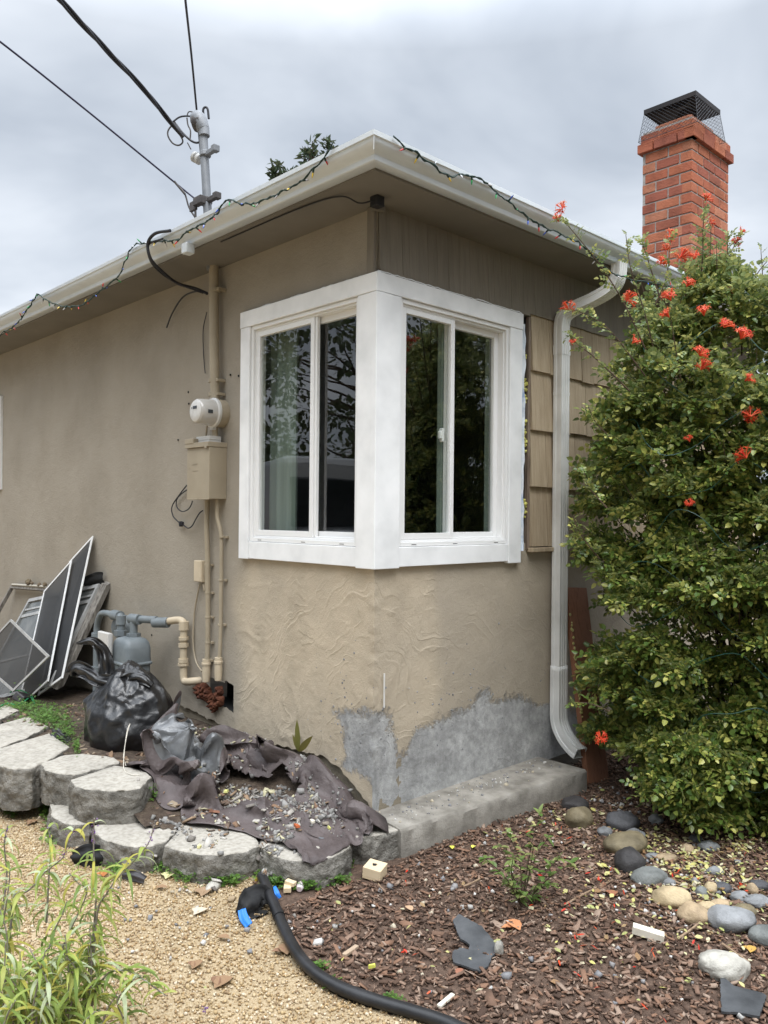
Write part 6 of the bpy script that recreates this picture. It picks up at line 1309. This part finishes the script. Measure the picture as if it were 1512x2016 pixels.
def big_leaf(px, py, s, lab, rot, c=None):
    q = on_z(px, py, .01); q.z = gz(q.x,q.y)+.012; l = MB(); d = Vector((math.cos(rot),math.sin(rot),.12)); leaf_quad(l, q-d*s*.5, d, s, s*.62, cup=.22, droop=.12)
    if s > .05: leaf_quad(l, q-d*s*.3, Vector((math.cos(rot+1.1),math.sin(rot+1.1),.1)), s*.7, s*.4, cup=.25, droop=.1)
    tag(l.build('dead_leaf', DL if c is None else leafmat('leaf tint', [c], .7, .1), smooth=60), lab, 'leaf', 'dead leaves on the ground')
for a in ((388,1898,.06,'dark curled leaf on the gravel, left of the brown oak leaf',.4),(440,1930,.085,'brown lobed dead leaf alone on the open gravel',.2),(440,1845,.05,'small tan dead leaf on the gravel above the lobed one',2.2),(560,1865,.08,'twisted dark leaf touching the edging curve',1.2),(65,1618,.07,'red brown leaf on the gravel at the left, below the clover',.3),(45,1575,.06,'golden dead leaf beside the left clover clump',.9,(.42,.24,.05)),(352,1655,.10,'pale brown leaf lying over the joint of two lower blocks',.2,(.34,.21,.13)),(318,1745,.05,'rust leaf at the foot of the lower blocks',2.5),(205,1720,.06,'orange dead leaf beside the black cloth scrap',1.0,(.38,.14,.04)),(335,1722,.075,'pale yellow crumpled leaf under the broad block',.5,(.62,.58,.30)),(805,1785,.05,'upright tan leaf in the middle of the bark',1.4,(.48,.32,.20)),(1208,1763,.06,'red brown leaf flat on the bark beside the twig',.2,(.30,.13,.07)),(905,1915,.05,'red brown leaf just below the slates',.5,(.30,.13,.08)),(1010,1820,.09,'torn orange bark strip at the foot of the sapling',1.3,(.50,.22,.10)),(1450,1920,.09,'red brown leaf under the rough white stone',.3,(.26,.11,.06)),(1480,1868,.055,'ochre leaf near the right edge above the slate',.2,(.50,.30,.07)),(405,1752,.09,'wide tan leaf between the pale chunk and the blocks',.6,(.30,.20,.12)),(890,1668,.038,'bright yellow leaf by the curb, left of a matching one',.8,(.72,.70,.10)),(932,1668,.036,'second bright yellow leaf by the curb',.3,(.72,.70,.12)),(395,1793,.07,'narrow bleached leaf on the gravel above the rag',.1,(.55,.47,.36)),(1290,1690,.05,'tan leaf between the big olive cobble and the bush',.6,(.3,.22,.1))): big_leaf(*a)
TW = mat('dry twig', [(.16,.10,.07),(.34,.24,.15)], rough=.9, scale=20)
for pts_, lab, r in (([(1110,1782),(1160,1755),(1230,1722)],'reddish twig running up to the egg-shaped cobble',.0045),([(1335,1848),(1380,1815),(1405,1788)],'straw twig leaning on the pale blue grey cobble',.0045),([(1315,1730),(1380,1755),(1445,1778)],'tan twig among the small pebbles',.0045),([(1422,1858),(1450,1878),(1475,1895)],'yellowish split twig beside the rough white stone',.005),([(1265,1798),(1300,1815),(1325,1830)],'thin brown twig below the cream cobbles',.003),([(912,1745),(930,1738),(945,1730)],'short tan twig in the bark near the curb',.004),([(745,1740),(752,1750),(760,1758)],'tiny red twig under the drilled offcut',.003)):
    b = MB(); b.tube(catmull([on_z(x,y,.016) for x,y in pts_],4), r, 6); tag(b.build('twig', TW, smooth=60), lab, 'twig', 'twigs on the bark mulch')
# ================================================================== strings of coloured lights along the gutter
BULB = {k: mat('bulb '+k, c, rough=.15, spec=.6) for k, c in {'red': (.6,.04,.04), 'green': (.03,.34,.10), 'yellow': (.7,.5,.07), 'blue': (.04,.10,.5), 'clear': (.5,.5,.52)}.items()}
SOCK = mat('green socket', (.008,.03,.02), rough=.5); CORDG = mat('dark green cord', (.012,.035,.026), rough=.6)
def bulb_proto(m):
    b = MB(); b.lathe([(0,.0048),(.017,.0048),(.018,.0036)], (0,0,0), (0,0,1), 7); b.cur = 1; b.lathe([(.0175,.0034),(.027,.0042),(.038,.0024),(.042,.0006)], (0,0,0), (0,0,1), 7); return b
def lights(label, pts, par_pts, step):
    r = thing('string_lights', par_pts[0], label, 'string lights', None); pth = catmull(par_pts, 8)
    pth = [p+Vector((noise.noise(p*23),noise.noise(p*23+Vector((3,3,3))),noise.noise(p*23+Vector((6,6,6)))))*.010 for p in pth]; part_tube('cord', pth, .0034, CORDG, r, 6)
    q2 = [p+Vector((math.sin(i*.9)*.004,math.cos(i*.7)*.003,math.cos(i*.9)*.005)) for i, p in enumerate(pth)]; part_tube('cord', q2, .0028, CORDG, r, 5)
    acc = 0; ks = list(BULB); protos = {}; j = 0
    for a, c in zip(pth, pth[1:]):
        acc += (c-a).length
        if acc > step:
            acc = 0; k = ks[(j*7+j//3) % 5]; j += 1
            if k not in protos: protos[k] = bulb_proto(k).build('bulb', [SOCK, BULB[k]], r, smooth=50); o = protos[k]
            else: o = protos[k].copy(); COL.objects.link(o)
            o.parent = r; o.matrix_parent_inverse = Matrix.Translation(-r.location); o.location = a; o.rotation_euler = (random.uniform(0,6.28) if j % 3 == 0 else math.pi+random.uniform(-1.2,1.2), random.uniform(-.9,.9), random.uniform(0,6.28))
L1 = [(655,285),(640,308),(605,345),(580,365),(560,375),(535,387),(500,400),(475,402),(447,394),(430,418),(415,430),(395,443),(370,455),(350,472),(320,475),(290,478),(262,485),(250,508),(235,540),(220,555),(195,575),(175,592),(150,603),(120,602),(90,590),(75,579),(65,592),(50,615),(30,640),(0,660),(-40,700)]
lights('string of small coloured lights sagging along the left gutter', L1, [on_x(x,y,-.437) for x, y in L1], .085)
R1 = [(775,268),(800,290),(830,308),(865,335),(885,346),(915,345),(940,350),(965,365),(985,385),(1010,405),(1050,435),(1085,452),(1115,468),(1135,475),(1150,487),(1180,515),(1210,540),(1250,552),(1300,560),(1340,575)]
lights('string of small coloured lights along the right gutter up to the bush', R1, [on_y(x,y,-.437) for x, y in R1], .085)
# ================================================================== beyond: a tree over the roof, what the panes mirror, and unseen light-blocking trees
def tree(name, base, h, cr, label, cat, ncl, nl, lm, ls, cone=False, seed=0, group=None):
    r_ = np.random.default_rng(seed); t = thing(name, base, label, cat, group); bx_, by_, bz_ = base; b = MB(); b.tube(catmull([(bx_,by_,bz_-.2),(bx_+.1,by_,bz_+h*.3),(bx_-.05,by_+.1,bz_+h*.62),(bx_,by_,bz_+h*.97)],5), [h*.022*(1-i/17) +.01 for i in range(16)], 8)
    P_, D_ = [], []
    for k in range(ncl):
        f = r_.uniform(.16,1) if not cone else r_.uniform(.12,1.0)**.8; z = bz_+h*f; rad_ = cr*((1-f)*1.05+.06 if cone else math.sqrt(max(.02,1-((f-.58)/.47)**2))); a = r_.uniform(0,6.28); q = math.sqrt(r_.uniform(.15,1))*rad_; c = np.array([bx_+math.cos(a)*q,by_+math.sin(a)*q,z])
        b.tube([Vector((bx_,by_,z-.25*q)), Vector(c)], [.05*h/8*(1-f*.7)+.008,.008], 5); s = cr*(.20 if not cone else .16)*r_.uniform(.6,1.3); d = r_.normal(0,1,(nl,3)); d /= np.linalg.norm(d,axis=1,keepdims=True); P_.append(c+d*s*r_.uniform(.3,1.1,(nl,1))*np.array([1,1,.75])); D_.append(d+np.array([math.cos(a),math.sin(a),-.1])*.6)
    b.build('trunk', STEM, t, smooth=60); P_, D_ = np.concatenate(P_), np.concatenate(D_); n = len(P_)
    scatter('crown', lv_, lf_, P_, basis(D_,.6), np.repeat(r_.uniform(.6,1.3,n)[:,None]*ls,3,1), lm, t); return t
FIR = leafmat('dark conifer', [(.014,.03,.014),(.022,.045,.018),(.03,.055,.02)], .6, .1)
DARKL = leafmat('dark tree leaf', [(.015,.03,.008),(.028,.05,.012),(.04,.07,.018),(.02,.04,.01)], .5, .2)
def topbranch(px, py, dep): return at(px, py, dep)
ft = thing('conifer_tree', (7.5,9.5,0), 'dark conifer whose top twigs show over the left gutter', 'tree'); b = MB(); P_, D_ = [], []
base = at(600,700,13.5); b.tube([(base.x,base.y,-.1),(base.x,base.y,5.5),tuple(at(612,300,13.5))], [.22,.12,.03], 8)
for (tx, ty, w, hgt) in ((615,278,20,70),(645,276,15,60),(655,290,14,50),(550,322,18,60),(538,328,8,40),(600,300,20,60),(570,340,26,50)):
    tip = at(tx, ty, 13.5); low = at(tx+5, ty+hgt*1.3, 13.5); b.tube([Vector((base.x,base.y,tip.z-1.2)), low, tip], [.05,.03,.008], 5)
    for k in range(130): f = random.random(); c = tip*(1-f)+low*f; s = w/1591*13.5*(.35+.75*f); P_.append(np.array(c)+rng.normal(0,1,3)*np.array([s*.5,s*.5,.05])); D_.append(rng.normal(0,1,3)+np.array([0,0,.3]))
b.build('trunk', STEM, ft, smooth=60); P_, D_ = np.array(P_), np.array(D_); n = len(P_); scatter('crown', lv_, lf_, P_, basis(D_,.6), np.stack([rng.uniform(.08,.16,n)]*3,1)*np.array([1,.6,1]), FIR, ft)
tree('street_tree', (4.2,-7.5,0), 7.0, 3.0, 'dark leafy tree across the garden, mirrored in the right window panes', 'tree', 60, 100, DARKL, .10, seed=3, group='trees across the street')
tree('street_tree', (-8.5,5.0,0), 6.5, 2.6, 'dark tree across the street, mirrored in the left window panes', 'tree', 70, 150, DARKL, .11, seed=6, group='trees across the street')
tree('street_tree', (-11.5,13.0,0), 8.5, 3.4, 'tall dark tree down the street, mirrored in the left panes', 'tree', 66, 100, DARKL, .2, seed=7, group='trees across the street')
r_ = np.random.default_rng(31); P_, D_ = [], []  # unseen crowns behind the camera, added to cut the low sky light
for bx_, by_, h, cr in ((-2.2,-10.5,7.5,3.2),(-9.5,-4.5,7.5,3.0),(-6.5,-8.0,9.5,3.6),(-11,0.5,9,3.4)):
    for k in range(64):
        f = r_.uniform(.12,1); rr = cr*math.sqrt(max(.02,1-((f-.55)/.5)**2)); a = r_.uniform(0,6.28); q = math.sqrt(r_.uniform(.1,1))*rr; c = np.array([bx_+math.cos(a)*q,by_+math.sin(a)*q,h*f]); d = r_.normal(0,1,(100,3)); d /= np.linalg.norm(d,axis=1,keepdims=True); P_.append(c+d*cr*.24*r_.uniform(.3,1.1,(100,1))); D_.append(d)
P_, D_ = np.concatenate(P_), np.concatenate(D_); n = len(P_); tag(scatter('light_blocking_trees', lv_, lf_, P_, basis(D_,.6), np.repeat(r_.uniform(.6,1.3,n)[:,None]*.2,3,1), DARKL), 'unseen dark trees behind the camera, added to block low sky light', kind='stuff')
def hedge(a, c, h, w, label, seed):
    r_ = np.random.default_rng(seed); a, c = np.array(a), np.array(c); n = int(np.linalg.norm(c-a)*1500); f = r_.uniform(0,1,n); d = (c-a)/np.linalg.norm(c-a); s = np.array([-d[1],d[0]])
    z = h*np.sqrt(r_.uniform(0,1,n))*(1+.12*np.sin(f*40)); q = a+np.outer(f,c-a)+np.outer(r_.normal(0,w*.4,n),s); P = np.stack([q[:,0],q[:,1],z],1); t = thing('hedge', (*a,0), label, 'hedge', 'hedges across the street')
    scatter('foliage', lv_, lf_, P, basis(r_.normal(0,1,(n,3)),.6), np.repeat(r_.uniform(.10,.22,n)[:,None],3,1), DARKL, t); b = MB()
    for k in range(int(np.linalg.norm(c-a)*2)): p = a+(c-a)*(k/(np.linalg.norm(c-a)*2)); b.tube([(p[0],p[1],-.1),(p[0]+.05,p[1],h*.8)], [.03,.01], 5)
    b.build('stems', STEM, t)
hedge((1.5,-9.2),(11,-8.2),1.9,1.0,'clipped dark hedge beyond the garden, mirrored low in the right panes',21)
hedge((-12.5,3.0),(-10.0,15.5),2.4,1.1,'dark hedge down the street behind the van, mirrored in the left panes',22)
# parked white van, seen only as a mirror image in the street-side panes
van = thing('parked_van', (-6.6,8.8,0), 'white van with red roof lamps parked on the street, mirrored in the left panes', 'van')
VW = mat('van paint', (.30,.31,.32), rough=.3); VG = mat('van window', (.01,.012,.014), rough=.1); TY = mat('tyre', (.015,.015,.015), rough=.8); RL = mat('red lamp', (.5,.01,.01), rough=.2)
Mv = Matrix.Translation((-6.6,8.8,0)) @ Matrix.Rotation(rad(-68),4,'Z')
def vpart(name, boxes, m, par=van, bev=.03):
    b = MB()
    for lo, hi in boxes: b.box(lo, hi, Mv)
    return b.build(name, m, par, bevel=bev)
body = vpart('body', [((-2.6,-1.0,.4),(1.7,1.0,2.55)),((1.68,-.98,.4),(2.7,.98,1.35))], VW, van, .12)
vpart('window', [((-1.9,-1.012,1.35),(-.4,-.99,2.0)),((-.1,-1.012,1.35),(1.3,-.99,2.0))], VG); vpart('windscreen', [((1.66,-.85,1.4),(1.74,.85,2.2))], VG)
for x in (-1.7,1.7):
    for y in (-1.0,.8): b = MB(); b.lathe([(0,.2),(.0,.36),(.2,.36),(.2,.2)], Mv @ Vector((x,y,.36)), Mv.to_3x3() @ Vector((0,1,0)), 20); b.build('wheel', TY, van, smooth=40)
for x in (-2.3,-1.2,-.1,1.2): vpart('roof_lamp', [((x,-1.03,2.40),(x+.14,-.99,2.46))], RL, van, .004)
